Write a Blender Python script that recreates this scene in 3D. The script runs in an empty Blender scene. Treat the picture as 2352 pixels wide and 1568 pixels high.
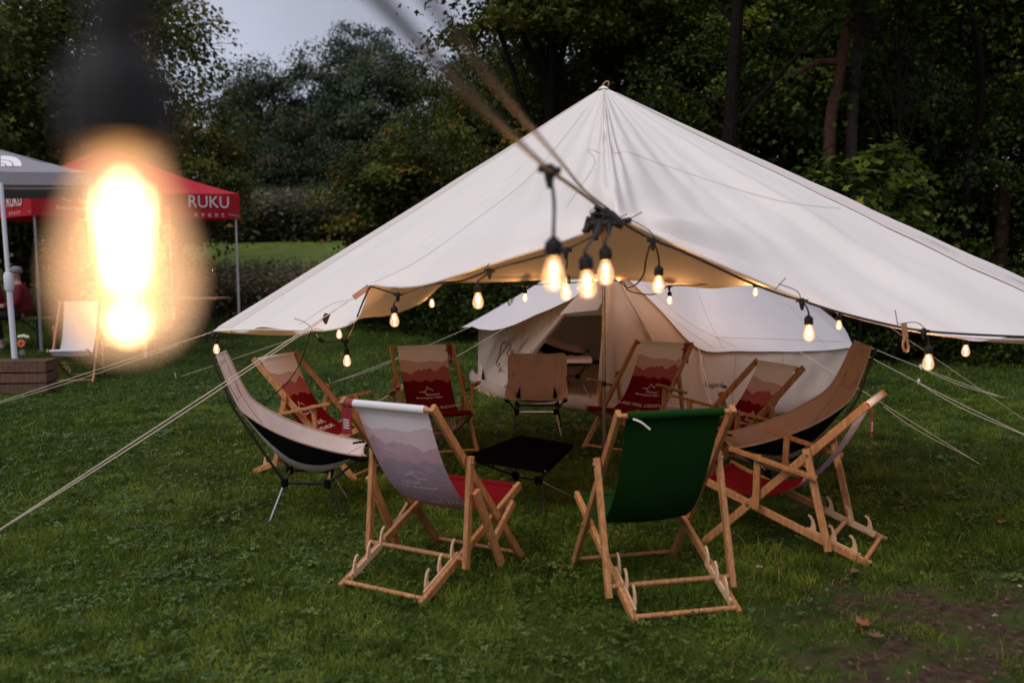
import bpy, math, random
import numpy as np
from mathutils import Vector, Matrix
from mathutils.bvhtree import BVHTree

random.seed(7)
rng = np.random.default_rng(7)
SC = bpy.context.scene
COL = SC.collection

# ------------------------------------------------------------------ camera, sky, sun, exposure
EYE = Vector((0.0, 0.0, 1.64))
PITCH, ROLL = 0.0885, 0.010
cam_data = bpy.data.cameras.new('camera')
cam_data.lens = 35.0
cam_data.sensor_width = 36.0
cam_data.clip_start = 0.02
cam_data.clip_end = 400.0
cam_data.dof.use_dof = True
cam_data.dof.focus_distance = 7.2
cam_data.dof.aperture_fstop = 1.85
cam = bpy.data.objects.new('camera', cam_data)
COL.objects.link(cam)
CAM_ROT = Matrix.Rotation(math.pi / 2 - PITCH, 3, 'X') @ Matrix.Rotation(-ROLL, 3, 'Z')
cam.matrix_world = Matrix.Translation(EYE) @ CAM_ROT.to_4x4()
SC.camera = cam

SUN_EL, SUN_AZ = math.radians(46), math.radians(218)
world = bpy.data.worlds.new('World')
SC.world = world
world.use_nodes = True
wn = world.node_tree
wn.nodes.clear()
w_out = wn.nodes.new('ShaderNodeOutputWorld')
w_sky = wn.nodes.new('ShaderNodeTexSky')
w_sky.sky_type = 'NISHITA'
w_sky.sun_disc = False
w_sky.sun_elevation = SUN_EL
w_sky.sun_rotation = SUN_AZ
w_sky.air_density = 1.0
w_bg1 = wn.nodes.new('ShaderNodeBackground')
w_bg1.inputs['Strength'].default_value = 0.05
wn.links.new(w_sky.outputs[0], w_bg1.inputs['Color'])
# overcast cloud deck: brighter towards the zenith, soft cloud mottling everywhere
w_tc = wn.nodes.new('ShaderNodeTexCoord')
w_sep = wn.nodes.new('ShaderNodeSeparateXYZ')
wn.links.new(w_tc.outputs['Generated'], w_sep.inputs[0])
w_map = wn.nodes.new('ShaderNodeMapRange')
w_map.inputs['From Min'].default_value = 0.0
w_map.inputs['From Max'].default_value = 1.0
w_map.inputs['To Min'].default_value = 0.38
w_map.inputs['To Max'].default_value = 0.90
wn.links.new(w_sep.outputs['Z'], w_map.inputs['Value'])
w_noise = wn.nodes.new('ShaderNodeTexNoise')
w_noise.inputs['Scale'].default_value = 3.2
w_noise.inputs['Detail'].default_value = 5.0
wn.links.new(w_tc.outputs['Generated'], w_noise.inputs['Vector'])
w_nmap = wn.nodes.new('ShaderNodeMapRange')
w_nmap.inputs['From Min'].default_value = 0.3
w_nmap.inputs['From Max'].default_value = 0.7
w_nmap.inputs['To Min'].default_value = 0.80
w_nmap.inputs['To Max'].default_value = 1.22
wn.links.new(w_noise.outputs[0], w_nmap.inputs['Value'])
w_mul = wn.nodes.new('ShaderNodeMath')
w_mul.operation = 'MULTIPLY'
wn.links.new(w_map.outputs[0], w_mul.inputs[0])
wn.links.new(w_nmap.outputs[0], w_mul.inputs[1])
w_bg2 = wn.nodes.new('ShaderNodeBackground')
w_bg2.inputs['Color'].default_value = (0.89, 0.935, 1.13, 1)
wn.links.new(w_mul.outputs[0], w_bg2.inputs['Strength'])
w_mix = wn.nodes.new('ShaderNodeMixShader')
w_mix.inputs[0].default_value = 0.88
wn.links.new(w_bg1.outputs[0], w_mix.inputs[1])
wn.links.new(w_bg2.outputs[0], w_mix.inputs[2])
wn.links.new(w_mix.outputs[0], w_out.inputs[0])

sun_data = bpy.data.lights.new('sun', 'SUN')
sun_data.energy = 1.3
sun_data.angle = math.radians(34)
sun_data.color = (1.0, 0.95, 0.9)
sun = bpy.data.objects.new('sun', sun_data)
COL.objects.link(sun)
sdir = Vector((math.sin(SUN_AZ) * math.cos(SUN_EL), math.cos(SUN_AZ) * math.cos(SUN_EL), math.sin(SUN_EL)))
sun.rotation_euler = sdir.to_track_quat('Z', 'Y').to_euler()
sun.location = (0, 0, 30)

SC.render.engine = 'CYCLES'
SC.view_settings.view_transform = 'Standard'
SC.view_settings.look = 'None'
SC.view_settings.exposure = 0.2
SC.view_settings.gamma = 1.0
SC.view_settings.use_curve_mapping = False
SC.cycles.use_denoising = True
SC.cycles.max_bounces = 8
SC.cycles.diffuse_bounces = 3
SC.cycles.transparent_max_bounces = 24
SC.cycles.sample_clamp_indirect = 4.0
SC.cycles.caustics_reflective = False
SC.cycles.caustics_refractive = False

# ------------------------------------------------------------------ survey helpers (photo bearings -> metres)
FPX = 35.0 / 36.0 * 2352.0


def ray(px, py):
    v = Vector(((px - 1176.0) / FPX, -(py - 784.0) / FPX, -1.0))
    return CAM_ROT @ v


def at(px, py, y):
    """world point seen at bearing (px,py) at the distance y north of the camera"""
    r = ray(px, py)
    return EYE + r * (y / r.y)


def gz(x, y):
    """height of the terrain"""
    t = max(0.0, y - 11.0)
    z = 0.003 * t * t if t < 19 else 1.083 + 0.114 * (t - 19)
    if y > 46:
        z = 1.083 + 0.114 * 16 + 0.05 * (y - 46)
    return z


def gnd(px, py):
    r = ray(px, py)
    lo, hi = 1.0, 60.0
    prev = None
    y = 1.0
    while y < 60:
        p = EYE + r * (y / r.y)
        if p.z <= gz(p.x, p.y):
            return Vector((p.x, p.y, gz(p.x, p.y)))
        y += 0.02
    return EYE + r * (40 / r.y)


# ------------------------------------------------------------------ materials
MATS = {}


def mat(name, col, rough=0.7, var=0.12, scale=8.0, bump=0.0, bscale=60.0, trans=0.0, metal=0.0, spec=0.4, tcol=None, sheen=0.0):
    if name in MATS:
        return MATS[name]
    m = bpy.data.materials.new(name)
    m.use_nodes = True
    nt = m.node_tree
    bs = nt.nodes['Principled BSDF']
    bs.inputs['Roughness'].default_value = rough
    bs.inputs['Metallic'].default_value = metal
    bs.inputs['Specular IOR Level'].default_value = spec
    tc = nt.nodes.new('ShaderNodeTexCoord')
    no = nt.nodes.new('ShaderNodeTexNoise')
    no.inputs['Scale'].default_value = scale
    no.inputs['Detail'].default_value = 6
    nt.links.new(tc.outputs['Object'], no.inputs['Vector'])
    mr = nt.nodes.new('ShaderNodeMapRange')
    mr.inputs['From Min'].default_value = 0.25
    mr.inputs['From Max'].default_value = 0.75
    mr.inputs['To Min'].default_value = 1 - var
    mr.inputs['To Max'].default_value = 1 + var
    nt.links.new(no.outputs[0], mr.inputs['Value'])
    mx = nt.nodes.new('ShaderNodeVectorMath')
    mx.operation = 'SCALE'
    mx.inputs[0].default_value = col[:3]
    nt.links.new(mr.outputs[0], mx.inputs['Scale'])
    nt.links.new(mx.outputs[0], bs.inputs['Base Color'])
    if bump:
        n2 = nt.nodes.new('ShaderNodeTexNoise')
        n2.inputs['Scale'].default_value = bscale
        n2.inputs['Detail'].default_value = 4
        nt.links.new(tc.outputs['Object'], n2.inputs['Vector'])
        bp = nt.nodes.new('ShaderNodeBump')
        bp.inputs['Strength'].default_value = bump
        bp.inputs['Distance'].default_value = 0.01
        nt.links.new(n2.outputs[0], bp.inputs['Height'])
        nt.links.new(bp.outputs[0], bs.inputs['Normal'])
    if trans:
        tr = nt.nodes.new('ShaderNodeBsdfTranslucent')
        if tcol:
            tr.inputs['Color'].default_value = (*tcol, 1)
        else:
            nt.links.new(mx.outputs[0], tr.inputs['Color'])
        ms = nt.nodes.new('ShaderNodeMixShader')
        ms.inputs[0].default_value = trans
        nt.links.new(bs.outputs[0], ms.inputs[1])
        nt.links.new(tr.outputs[0], ms.inputs[2])
        nt.links.new(ms.outputs[0], nt.nodes['Material Output'].inputs[0])
    MATS[name] = m
    return m


def wood_mat(name, c1, c2, rough=0.55):
    if name in MATS:
        return MATS[name]
    m = bpy.data.materials.new(name)
    m.use_nodes = True
    nt = m.node_tree
    bs = nt.nodes['Principled BSDF']
    bs.inputs['Roughness'].default_value = rough
    tc = nt.nodes.new('ShaderNodeTexCoord')
    oi = nt.nodes.new('ShaderNodeObjectInfo')
    mp = nt.nodes.new('ShaderNodeMapping')
    mp.inputs['Scale'].default_value = (26, 26, 5)
    nt.links.new(tc.outputs['Object'], mp.inputs[0])
    no = nt.nodes.new('ShaderNodeTexNoise')
    no.inputs['Scale'].default_value = 3
    no.inputs['Detail'].default_value = 8
    nt.links.new(mp.outputs[0], no.inputs['Vector'])
    rp = nt.nodes.new('ShaderNodeValToRGB')
    rp.color_ramp.elements[0].position = 0.3
    rp.color_ramp.elements[1].position = 0.72
    rp.color_ramp.elements[0].color = (*c1, 1)
    rp.color_ramp.elements[1].color = (*c2, 1)
    nt.links.new(no.outputs[0], rp.inputs[0])
    hs = nt.nodes.new('ShaderNodeHueSaturation')
    mr = nt.nodes.new('ShaderNodeMapRange')
    mr.inputs['To Min'].default_value = 0.8
    mr.inputs['To Max'].default_value = 1.15
    nt.links.new(oi.outputs['Random'], mr.inputs['Value'])
    nt.links.new(mr.outputs[0], hs.inputs['Value'])
    nt.links.new(rp.outputs[0], hs.inputs['Color'])
    nt.links.new(hs.outputs[0], bs.inputs['Base Color'])
    bp = nt.nodes.new('ShaderNodeBump')
    bp.inputs['Strength'].default_value = 0.12
    bp.inputs['Distance'].default_value = 0.004
    nt.links.new(no.outputs[0], bp.inputs['Height'])
    nt.links.new(bp.outputs[0], bs.inputs['Normal'])
    MATS[name] = m
    return m


def tint_mat(name, stops, rough=0.6, trans=0.25, spec=0.3):
    """leaf material: per-piece 'tint' attribute picks the colour"""
    m = bpy.data.materials.new(name)
    m.use_nodes = True
    nt = m.node_tree
    bs = nt.nodes['Principled BSDF']
    bs.inputs['Roughness'].default_value = rough
    bs.inputs['Specular IOR Level'].default_value = spec
    a = nt.nodes.new('ShaderNodeAttribute')
    a.attribute_name = 'tint'
    rp = nt.nodes.new('ShaderNodeValToRGB')
    el = rp.color_ramp.elements
    while len(el) < len(stops):
        el.new(0.5)
    for e, (p, c) in zip(el, stops):
        e.position = p
        e.color = (*c, 1)
    nt.links.new(a.outputs['Fac'], rp.inputs[0])
    oi = nt.nodes.new('ShaderNodeObjectInfo')
    mr = nt.nodes.new('ShaderNodeMapRange')
    mr.inputs['To Min'].default_value = 0.8
    mr.inputs['To Max'].default_value = 1.2
    nt.links.new(oi.outputs['Random'], mr.inputs['Value'])
    hs = nt.nodes.new('ShaderNodeHueSaturation')
    nt.links.new(mr.outputs[0], hs.inputs['Value'])
    nt.links.new(rp.outputs[0], hs.inputs['Color'])
    nt.links.new(hs.outputs[0], bs.inputs['Base Color'])
    tr = nt.nodes.new('ShaderNodeBsdfTranslucent')
    nt.links.new(hs.outputs[0], tr.inputs['Color'])
    ms = nt.nodes.new('ShaderNodeMixShader')
    ms.inputs[0].default_value = trans
    nt.links.new(bs.outputs[0], ms.inputs[1])
    nt.links.new(tr.outputs[0], ms.inputs[2])
    nt.links.new(ms.outputs[0], nt.nodes['Material Output'].inputs[0])
    MATS[name] = m
    return m


def emit_mat(name, col, strength):
    m = bpy.data.materials.new(name)
    m.use_nodes = True
    nt = m.node_tree
    nt.nodes.clear()
    o = nt.nodes.new('ShaderNodeOutputMaterial')
    e = nt.nodes.new('ShaderNodeEmission')
    e.inputs[0].default_value = (*col, 1)
    e.inputs[1].default_value = strength
    nt.links.new(e.outputs[0], o.inputs[0])
    m.cycles.emission_sampling = 'NONE'
    return m


def bulb_glass_mat():
    m = bpy.data.materials.new('amber_glow_glass')
    m.use_nodes = True
    nt = m.node_tree
    nt.nodes.clear()
    o = nt.nodes.new('ShaderNodeOutputMaterial')
    tr = nt.nodes.new('ShaderNodeBsdfTransparent')
    tr.inputs[0].default_value = (1.0, 0.86, 0.68, 1)
    gl = nt.nodes.new('ShaderNodeBsdfGlossy')
    gl.inputs['Roughness'].default_value = 0.04
    fr = nt.nodes.new('ShaderNodeLayerWeight')
    fr.inputs[0].default_value = 0.25
    mr = nt.nodes.new('ShaderNodeMath')
    mr.operation = 'MULTIPLY'
    mr.inputs[1].default_value = 0.35
    nt.links.new(fr.outputs['Fresnel'], mr.inputs[0])
    m1 = nt.nodes.new('ShaderNodeMixShader')
    nt.links.new(mr.outputs[0], m1.inputs[0])
    nt.links.new(tr.outputs[0], m1.inputs[1])
    nt.links.new(gl.outputs[0], m1.inputs[2])
    em = nt.nodes.new('ShaderNodeEmission')  # warm halo put into the glass as emission, weaker towards its rim
    em.inputs[0].default_value = (1.0, 0.58, 0.33, 1)
    lw = nt.nodes.new('ShaderNodeLayerWeight')
    lw.inputs[0].default_value = 0.42
    mp = nt.nodes.new('ShaderNodeMapRange')
    mp.inputs['To Min'].default_value = 0.52
    mp.inputs['To Max'].default_value = 0.05
    nt.links.new(lw.outputs['Facing'], mp.inputs['Value'])
    nt.links.new(mp.outputs[0], em.inputs[1])
    ad = nt.nodes.new('ShaderNodeAddShader')
    nt.links.new(m1.outputs[0], ad.inputs[0])
    nt.links.new(em.outputs[0], ad.inputs[1])
    nt.links.new(ad.outputs[0], o.inputs[0])
    m.cycles.emission_sampling = 'NONE'
    return m


def clear_glass_mat():
    m = bpy.data.materials.new('clear_glass')
    m.use_nodes = True
    nt = m.node_tree
    nt.nodes.clear()
    o = nt.nodes.new('ShaderNodeOutputMaterial')
    tr = nt.nodes.new('ShaderNodeBsdfTransparent')
    tr.inputs[0].default_value = (0.85, 0.9, 0.88, 1)
    gl = nt.nodes.new('ShaderNodeBsdfGlossy')
    gl.inputs['Roughness'].default_value = 0.05
    mx = nt.nodes.new('ShaderNodeMixShader')
    mx.inputs[0].default_value = 0.14
    nt.links.new(tr.outputs[0], mx.inputs[1])
    nt.links.new(gl.outputs[0], mx.inputs[2])
    nt.links.new(mx.outputs[0], o.inputs[0])
    return m


def print_mat(name):
    """red alpine ridge print on white deck chair cloth; the print shows paler through the back"""
    m = bpy.data.materials.new(name)
    m.use_nodes = True
    nt = m.node_tree
    N, L = nt.nodes, nt.links
    bs = N['Principled BSDF']
    bs.inputs['Roughness'].default_value = 0.75
    bs.inputs['Specular IOR Level'].default_value = 0.08
    uv = N.new('ShaderNodeUVMap')
    sp = N.new('ShaderNodeSeparateXYZ')
    L.new(uv.outputs[0], sp.inputs[0])
    col = None
    base = N.new('ShaderNodeRGB')
    base.outputs[0].default_value = (0.74, 0.70, 0.71, 1)
    col = base.outputs[0]
    for i, (lv, amp, freq, c) in enumerate([(0.875, 0.10, 2.6, (0.56, 0.36, 0.335)), (0.795, 0.15, 3.0, (0.36, 0.095, 0.088)), (0.705, 0.11, 4.2, (0.150, 0.0025, 0.006))]):
        w = N.new('ShaderNodeMath')
        w.operation = 'MULTIPLY_ADD'
        w.inputs[1].default_value = freq
        w.inputs[2].default_value = 3.7 * i + 1.3
        L.new(sp.outputs['X'], w.inputs[0])
        no = N.new('ShaderNodeTexNoise')
        no.noise_dimensions = '1D'
        no.inputs['Scale'].default_value = 1.0
        no.inputs['Detail'].default_value = 3.5
        no.inputs['Roughness'].default_value = 0.42
        L.new(w.outputs[0], no.inputs['W'])
        h = N.new('ShaderNodeMath')
        h.operation = 'MULTIPLY_ADD'
        h.inputs[1].default_value = amp
        h.inputs[2].default_value = lv - amp * 0.5
        L.new(no.outputs[0], h.inputs[0])
        lt = N.new('ShaderNodeMath')
        lt.operation = 'LESS_THAN'
        L.new(sp.outputs['Y'], lt.inputs[0])
        L.new(h.outputs[0], lt.inputs[1])
        mx = N.new('ShaderNodeMix')
        mx.data_type = 'RGBA'
        L.new(lt.outputs[0], mx.inputs['Factor'])
        L.new(col, mx.inputs['A'])
        mx.inputs['B'].default_value = (*c, 1)
        col = mx.outputs['Result']
    geo = N.new('ShaderNodeNewGeometry')
    pale = N.new('ShaderNodeMix')
    pale.data_type = 'RGBA'
    pale.inputs['Factor'].default_value = 0.5
    L.new(col, pale.inputs['A'])
    pale.inputs['B'].default_value = (0.70, 0.67, 0.86, 1)  # blue sky reflection mixed into the pale colour of the cloth back
    fin = N.new('ShaderNodeMix')
    fin.data_type = 'RGBA'
    L.new(geo.outputs['Backfacing'], fin.inputs['Factor'])
    L.new(col, fin.inputs['A'])
    L.new(pale.outputs['Result'], fin.inputs['B'])
    tc = N.new('ShaderNodeTexCoord')
    nz = N.new('ShaderNodeTexNoise')
    nz.inputs['Scale'].default_value = 9
    nz.inputs['Detail'].default_value = 5
    nz.inputs['Distortion'].default_value = 0.8
    L.new(tc.outputs['Object'], nz.inputs['Vector'])
    bp = N.new('ShaderNodeBump')
    bp.inputs['Strength'].default_value = 0.3
    bp.inputs['Distance'].default_value = 0.02
    L.new(nz.outputs[0], bp.inputs['Height'])
    L.new(bp.outputs[0], bs.inputs['Normal'])
    L.new(fin.outputs['Result'], bs.inputs['Base Color'])
    tr = N.new('ShaderNodeBsdfTranslucent')
    L.new(col, tr.inputs['Color'])
    ms = N.new('ShaderNodeMixShader')
    ms.inputs[0].default_value = 0.16
    L.new(bs.outputs[0], ms.inputs[1])
    L.new(tr.outputs[0], ms.inputs[2])
    L.new(ms.outputs[0], N['Material Output'].inputs[0])
    return m


BEECH = wood_mat('beech_wood', (0.25, 0.100, 0.030), (0.49, 0.235, 0.088))
PALE_PLY = wood_mat('pale_plywood', (0.46, 0.28, 0.15), (0.60, 0.40, 0.24))
CRATE_WOOD = wood_mat('stained_crate_wood', (0.045, 0.020, 0.011), (0.16, 0.072, 0.038), 0.75)
TABLE_WOOD = wood_mat('beer_table_wood', (0.22, 0.10, 0.04), (0.33, 0.16, 0.07), 0.6)
BARK = mat('dark_bark', (0.010, 0.008, 0.0065), 0.95, 0.4, 14, 0.8, 30, spec=0.05)
PINE_BARK = mat('reddish_pine_bark', (0.060, 0.030, 0.022), 0.95, 0.45, 12, 0.8, 26, spec=0.05)
GREY_BARK = mat('grey_brown_bark', (0.045, 0.035, 0.032), 0.95, 0.4, 12, 0.8, 26, spec=0.05)
BLACK_METAL = mat('black_anodised_tube', (0.010, 0.010, 0.011), 0.35, 0.1)
SILVER = mat('silver_tube', (0.5, 0.5, 0.52), 0.3, 0.05, metal=0.9)
BOLT = mat('steel_bolt', (0.6, 0.58, 0.55), 0.3, 0.05, metal=1.0)
POLE_METAL = mat('brushed_pole', (0.50, 0.40, 0.29), 0.26, 0.1, 20, metal=0.9)
BLACK_MESH = mat('black_side_mesh', (0.004, 0.004, 0.004), 1.0, 0.1, spec=0.08)
SKYLIT_BEIGE = mat('skylit_beige_cotton', (0.52, 0.45, 0.43), 0.85, 0.08, 7, 0.5, 22, trans=0.06)  # the beige cotton whitened, with the skylight on it put into the colour
BEIGE = mat('beige_cotton', (0.44, 0.29, 0.22), 0.85, 0.07, 9, 0.25, 90, trans=0.06)
BEIGE_EDGE = mat('beige_binding', (0.40, 0.28, 0.22), 0.85, 0.05)
SEAM = mat('stitched_seam_thread', (0.30, 0.23, 0.20), 0.9, 0.1)
CANVAS = mat('tarp_canvas', (0.785, 0.727, 0.672), 0.85, 0.02, 1.5, 0.22, 11, trans=0.17, tcol=(0.58, 0.31, 0.16), spec=0.15)
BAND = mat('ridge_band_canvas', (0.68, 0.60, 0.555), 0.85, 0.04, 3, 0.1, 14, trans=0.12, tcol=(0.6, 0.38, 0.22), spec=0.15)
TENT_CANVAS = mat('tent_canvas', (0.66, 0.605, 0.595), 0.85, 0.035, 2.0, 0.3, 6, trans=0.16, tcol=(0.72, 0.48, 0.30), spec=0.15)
TENT_WALL_SHADED = mat('shaded_wall_canvas', (0.40, 0.31, 0.25), 0.88, 0.06, 2.0, 0.45, 5, trans=0.12, tcol=(0.60, 0.40, 0.26), spec=0.15)  # tent canvas made darker and browner for the shade under the tarp
TENT_SKIRT = mat('tent_mud_skirt', (0.27, 0.19, 0.15), 0.9, 0.2, 4, 0.3, 12)
GROUNDSHEET = mat('tan_groundsheet', (0.30, 0.17, 0.09), 0.8, 0.1)
INK = mat('black_ink', (0.012, 0.011, 0.012), 0.8, 0.05)
WHITE_INK = mat('white_print', (0.74, 0.70, 0.70), 0.7, 0.03)
GHOST_INK = mat('faded_print', (0.84, 0.78, 0.86), 0.7, 0.03)
LEATHER = mat('tan_leather', (0.34, 0.17, 0.09), 0.6, 0.15)
ROPE = mat('pale_guy_rope', (0.58, 0.48, 0.38), 0.85, 0.1, 40)
RUBBER = mat('black_rubber', (0.007, 0.0065, 0.0065), 0.6, 0.1)
SOCKET = mat('brown_black_socket', (0.009, 0.0065, 0.0055), 0.5, 0.1, spec=0.2)
FILAMENT = emit_mat('lit_filament', (1.0, 0.70, 0.40), 13.0)
BULB_GLASS = bulb_glass_mat()
CLEAR_GLASS = clear_glass_mat()
RED_TAG = mat('red_card_tag', (0.20, 0.012, 0.02), 0.6, 0.05)
RED_STRAP = mat('red_strap', (0.22, 0.03, 0.02), 0.7, 0.05)
GREEN_CLOTH = mat('dark_green_cloth', (0.005, 0.034, 0.005), 0.95, 0.08, 6, 0.35, 16, trans=0.02, spec=0.1)
WHITE_CLOTH = mat('white_chair_cloth', (0.70, 0.68, 0.74), 0.8, 0.03, trans=0.2)
BLACK_TOP = mat('black_table_fabric', (0.0022, 0.0018, 0.0018), 1.0, 0.1, spec=0.0)
RED_CANOPY = mat('red_gazebo_cloth', (0.52, 0.012, 0.022), 0.7, 0.07, 3, 0.2, 6, trans=0.25)
GREY_CANOPY = mat('grey_gazebo_cloth', (0.27, 0.25, 0.27), 0.85, 0.18, 60, 0.2, 40, trans=0.12)
ALU = mat('gazebo_aluminium', (0.36, 0.35, 0.36), 0.4, 0.05, metal=0.6)
WHITE_POST = mat('white_post_paint', (0.62, 0.61, 0.66), 0.45, 0.05)
PRINT = print_mat('alpine_ridge_print')

# ------------------------------------------------------------------ mesh helpers


class MB:
    def __init__(s):
        s.v, s.f, s.uv = [], [], None

    def add(s, vs, fs):
        o = len(s.v)
        s.v += [tuple(v) for v in vs]
        s.f += [tuple(i + o for i in f) for f in fs]

    def bar(s, p, q, w, h, up=(0, 0, 1), ch=0.12):
        """bar from p to q with a slightly chamfered rectangular section"""
        p, q = Vector(p), Vector(q)
        d = (q - p).normalized()
        u = Vector(up)
        a = d.cross(u)
        if a.length < 1e-5:
            a = d.cross(Vector((1, 0, 0)))
        a.normalize()
        b = a.cross(d).normalized()
        c = min(w, h) * ch
        x, y = w / 2, h / 2
        prof = [(-x, -y + c), (-x + c, -y), (x - c, -y), (x, -y + c), (x, y - c), (x - c, y), (-x + c, y), (-x, y - c)]
        vs = [p + a * i + b * j for i, j in prof] + [q + a * i + b * j for i, j in prof]
        n = 8
        fs = [(i, (i + 1) % n, (i + 1) % n + n, i + n) for i in range(n)] + [tuple(range(n - 1, -1, -1)), tuple(range(n, 2 * n))]
        s.add(vs, fs)
        return s

    def tube(s, pts, r, n=8, cap=True):
        pts = [Vector(p) for p in pts]
        rs = r if isinstance(r, (list, tuple)) else [r] * len(pts)
        ref = Vector((0.123, 0.345, 0.93))
        rings = []
        for i, p in enumerate(pts):
            d = (pts[min(i + 1, len(pts) - 1)] - pts[max(i - 1, 0)]).normalized()
            a = d.cross(ref)
            if a.length < 0.05:
                a = d.cross(Vector((1, 0, 0)))
            a.normalize()
            b = d.cross(a)
            rings.append([p + (a * math.cos(k * 2 * math.pi / n) + b * math.sin(k * 2 * math.pi / n)) * rs[i] for k in range(n)])
        vs = [v for rg in rings for v in rg]
        fs = []
        for i in range(len(pts) - 1):
            for k in range(n):
                fs.append((i * n + k, i * n + (k + 1) % n, (i + 1) * n + (k + 1) % n, (i + 1) * n + k))
        if cap:
            fs.append(tuple(range(n - 1, -1, -1)))
            fs.append(tuple((len(pts) - 1) * n + k for k in range(n)))
        s.add(vs, fs)
        return s

    def lathe(s, prof, base=(0, 0, 0), n=16, axis=None):
        base = Vector(base)
        vs, fs = [], []
        for r, z in prof:
            for k in range(n):
                a = k * 2 * math.pi / n
                vs.append(base + Vector((r * math.cos(a), r * math.sin(a), z)))
        for i in range(len(prof) - 1):
            for k in range(n):
                fs.append((i * n + k, i * n + (k + 1) % n, (i + 1) * n + (k + 1) % n, (i + 1) * n + k))
        s.add(vs, fs)
        return s

    def box(s, c, sx, sy, sz, rz=0.0):
        c = Vector(c)
        R = Matrix.Rotation(rz, 3, 'Z')
        p = c + R @ Vector((-sx / 2, 0, 0))
        q = c + R @ Vector((sx / 2, 0, 0))
        return s.bar(p, q, sy, sz, up=(0, 0, 1), ch=0.05)

    def grid(s, fn, nu, nv, uv=False):
        o = len(s.v)
        for i in range(nu + 1):
            for j in range(nv + 1):
                s.v.append(tuple(fn(i / nu, j / nv)))
        for i in range(nu):
            for j in range(nv):
                a = o + i * (nv + 1) + j
                s.f.append((a, a + nv + 1, a + nv + 2, a + 1))
        if uv:
            s.uv = [(i / nu, j / nv) for i in range(nu + 1) for j in range(nv + 1)]
        return s

    def prism(s, poly, d):
        """extrude a 3-D polygon by vector d"""
        n = len(poly)
        d = Vector(d)
        P = [Vector(p) for p in poly]
        s.add(P + [p + d for p in P], [tuple(range(n - 1, -1, -1)), tuple(range(n, 2 * n))] + [(i, (i + 1) % n, (i + 1) % n + n, i + n) for i in range(n)])
        return s

    def build(s, name, m, parent=None, smooth=True, org=None, angle=35):
        me = bpy.data.meshes.new(name)
        vs = s.v
        if org is not None:
            vs = [(a - org[0], b - org[1], c - org[2]) for a, b, c in vs]
        me.from_pydata(vs, [], s.f)
        if s.uv:
            l = me.uv_layers.new(name='UVMap')
            for lp in me.loops:
                l.data[lp.index].uv = s.uv[lp.vertex_index] if lp.vertex_index < len(s.uv) else (0.5, 0.99)
        if m:
            me.materials.append(m)
        o = bpy.data.objects.new(name, me)
        COL.objects.link(o)
        if parent:
            o.parent = parent
        if smooth:
            me.polygons.foreach_set('use_smooth', [True] * len(me.polygons))
            try:
                me.set_sharp_from_angle(angle=math.radians(angle))
            except Exception:
                pass
        return o


def tag(o, label=None, cat=None, group=None, kind=None):
    if label:
        o['label'] = label
    if cat:
        o['category'] = cat
    if group:
        o['group'] = group
    if kind:
        o['kind'] = kind
    return o


def thing(name, label, cat, loc=(0, 0, 0), rz=0.0, group=None):
    o = bpy.data.objects.new(name, None)
    o.empty_display_size = 0.1
    COL.objects.link(o)
    o.location = loc
    o.rotation_euler = (0, 0, rz)
    return tag(o, label, cat, group)


def np_mesh(name, V, F, m, tint=None, parent=None):
    """fast mesh from numpy arrays; F is (n,k)"""
    me = bpy.data.meshes.new(name)
    nf, k = F.shape
    me.vertices.add(len(V))
    me.vertices.foreach_set('co', V.astype(np.float32).ravel())
    me.loops.add(nf * k)
    me.loops.foreach_set('vertex_index', F.astype(np.int32).ravel())
    me.polygons.add(nf)
    me.polygons.foreach_set('loop_start', np.arange(0, nf * k, k, dtype=np.int32))
    if tint is not None:
        a = me.attributes.new('tint', 'FLOAT', 'POINT')
        a.data.foreach_set('value', tint.astype(np.float32))
    me.update(calc_edges=True)
    if m:
        me.materials.append(m)
    o = bpy.data.objects.new(name, me)
    COL.objects.link(o)
    if parent:
        o.parent = parent
    return o


_txt = {}


def text_geo(body, size=1.0):
    key = (body, size)
    if key in _txt:
        return _txt[key]
    cu = bpy.data.curves.new('lettering', 'FONT')
    cu.body = body
    cu.size = size
    cu.align_x = 'CENTER'
    cu.align_y = 'CENTER'
    cu.resolution_u = 3
    o = bpy.data.objects.new('lettering', cu)
    COL.objects.link(o)
    bpy.context.view_layer.update()
    dg = bpy.context.evaluated_depsgraph_get()
    me = bpy.data.meshes.new_from_object(o.evaluated_get(dg))
    vs = [v.co.copy() for v in me.vertices]
    fs = [tuple(p.vertices) for p in me.polygons]
    bpy.data.objects.remove(o)
    bpy.data.meshes.remove(me)
    _txt[key] = (vs, fs)
    return vs, fs


def ribbon(pts, w):
    """flat 2-D polyline ribbon -> verts, faces"""
    pts = [Vector((p[0], p[1], 0)) for p in pts]
    vs, fs = [], []
    for i, p in enumerate(pts):
        d = (pts[min(i + 1, len(pts) - 1)] - pts[max(i - 1, 0)]).normalized()
        n = Vector((-d.y, d.x, 0)) * w / 2
        vs += [p + n, p - n]
    for i in range(len(pts) - 1):
        fs.append((2 * i, 2 * i + 1, 2 * i + 3, 2 * i + 2))
    return vs, fs


def spline(pts, n=8):
    """Catmull-Rom through pts"""
    P = [Vector(p) for p in pts]
    P = [P[0] * 2 - P[1]] + P + [P[-1] * 2 - P[-2]]
    out = []
    for i in range(1, len(P) - 2):
        for k in range(n):
            t = k / n
            a, b, c, d = P[i - 1], P[i], P[i + 1], P[i + 2]
            out.append(0.5 * ((2 * b) + (c - a) * t + (2 * a - 5 * b + 4 * c - d) * t * t + (3 * b - a - 3 * c + d) * t ** 3))
    out.append(P[-2])
    return out


def noise1(x, seed=0.0):
    from mathutils import noise
    return noise.noise(Vector((x, seed * 7.31 + 0.37, seed)))


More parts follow.
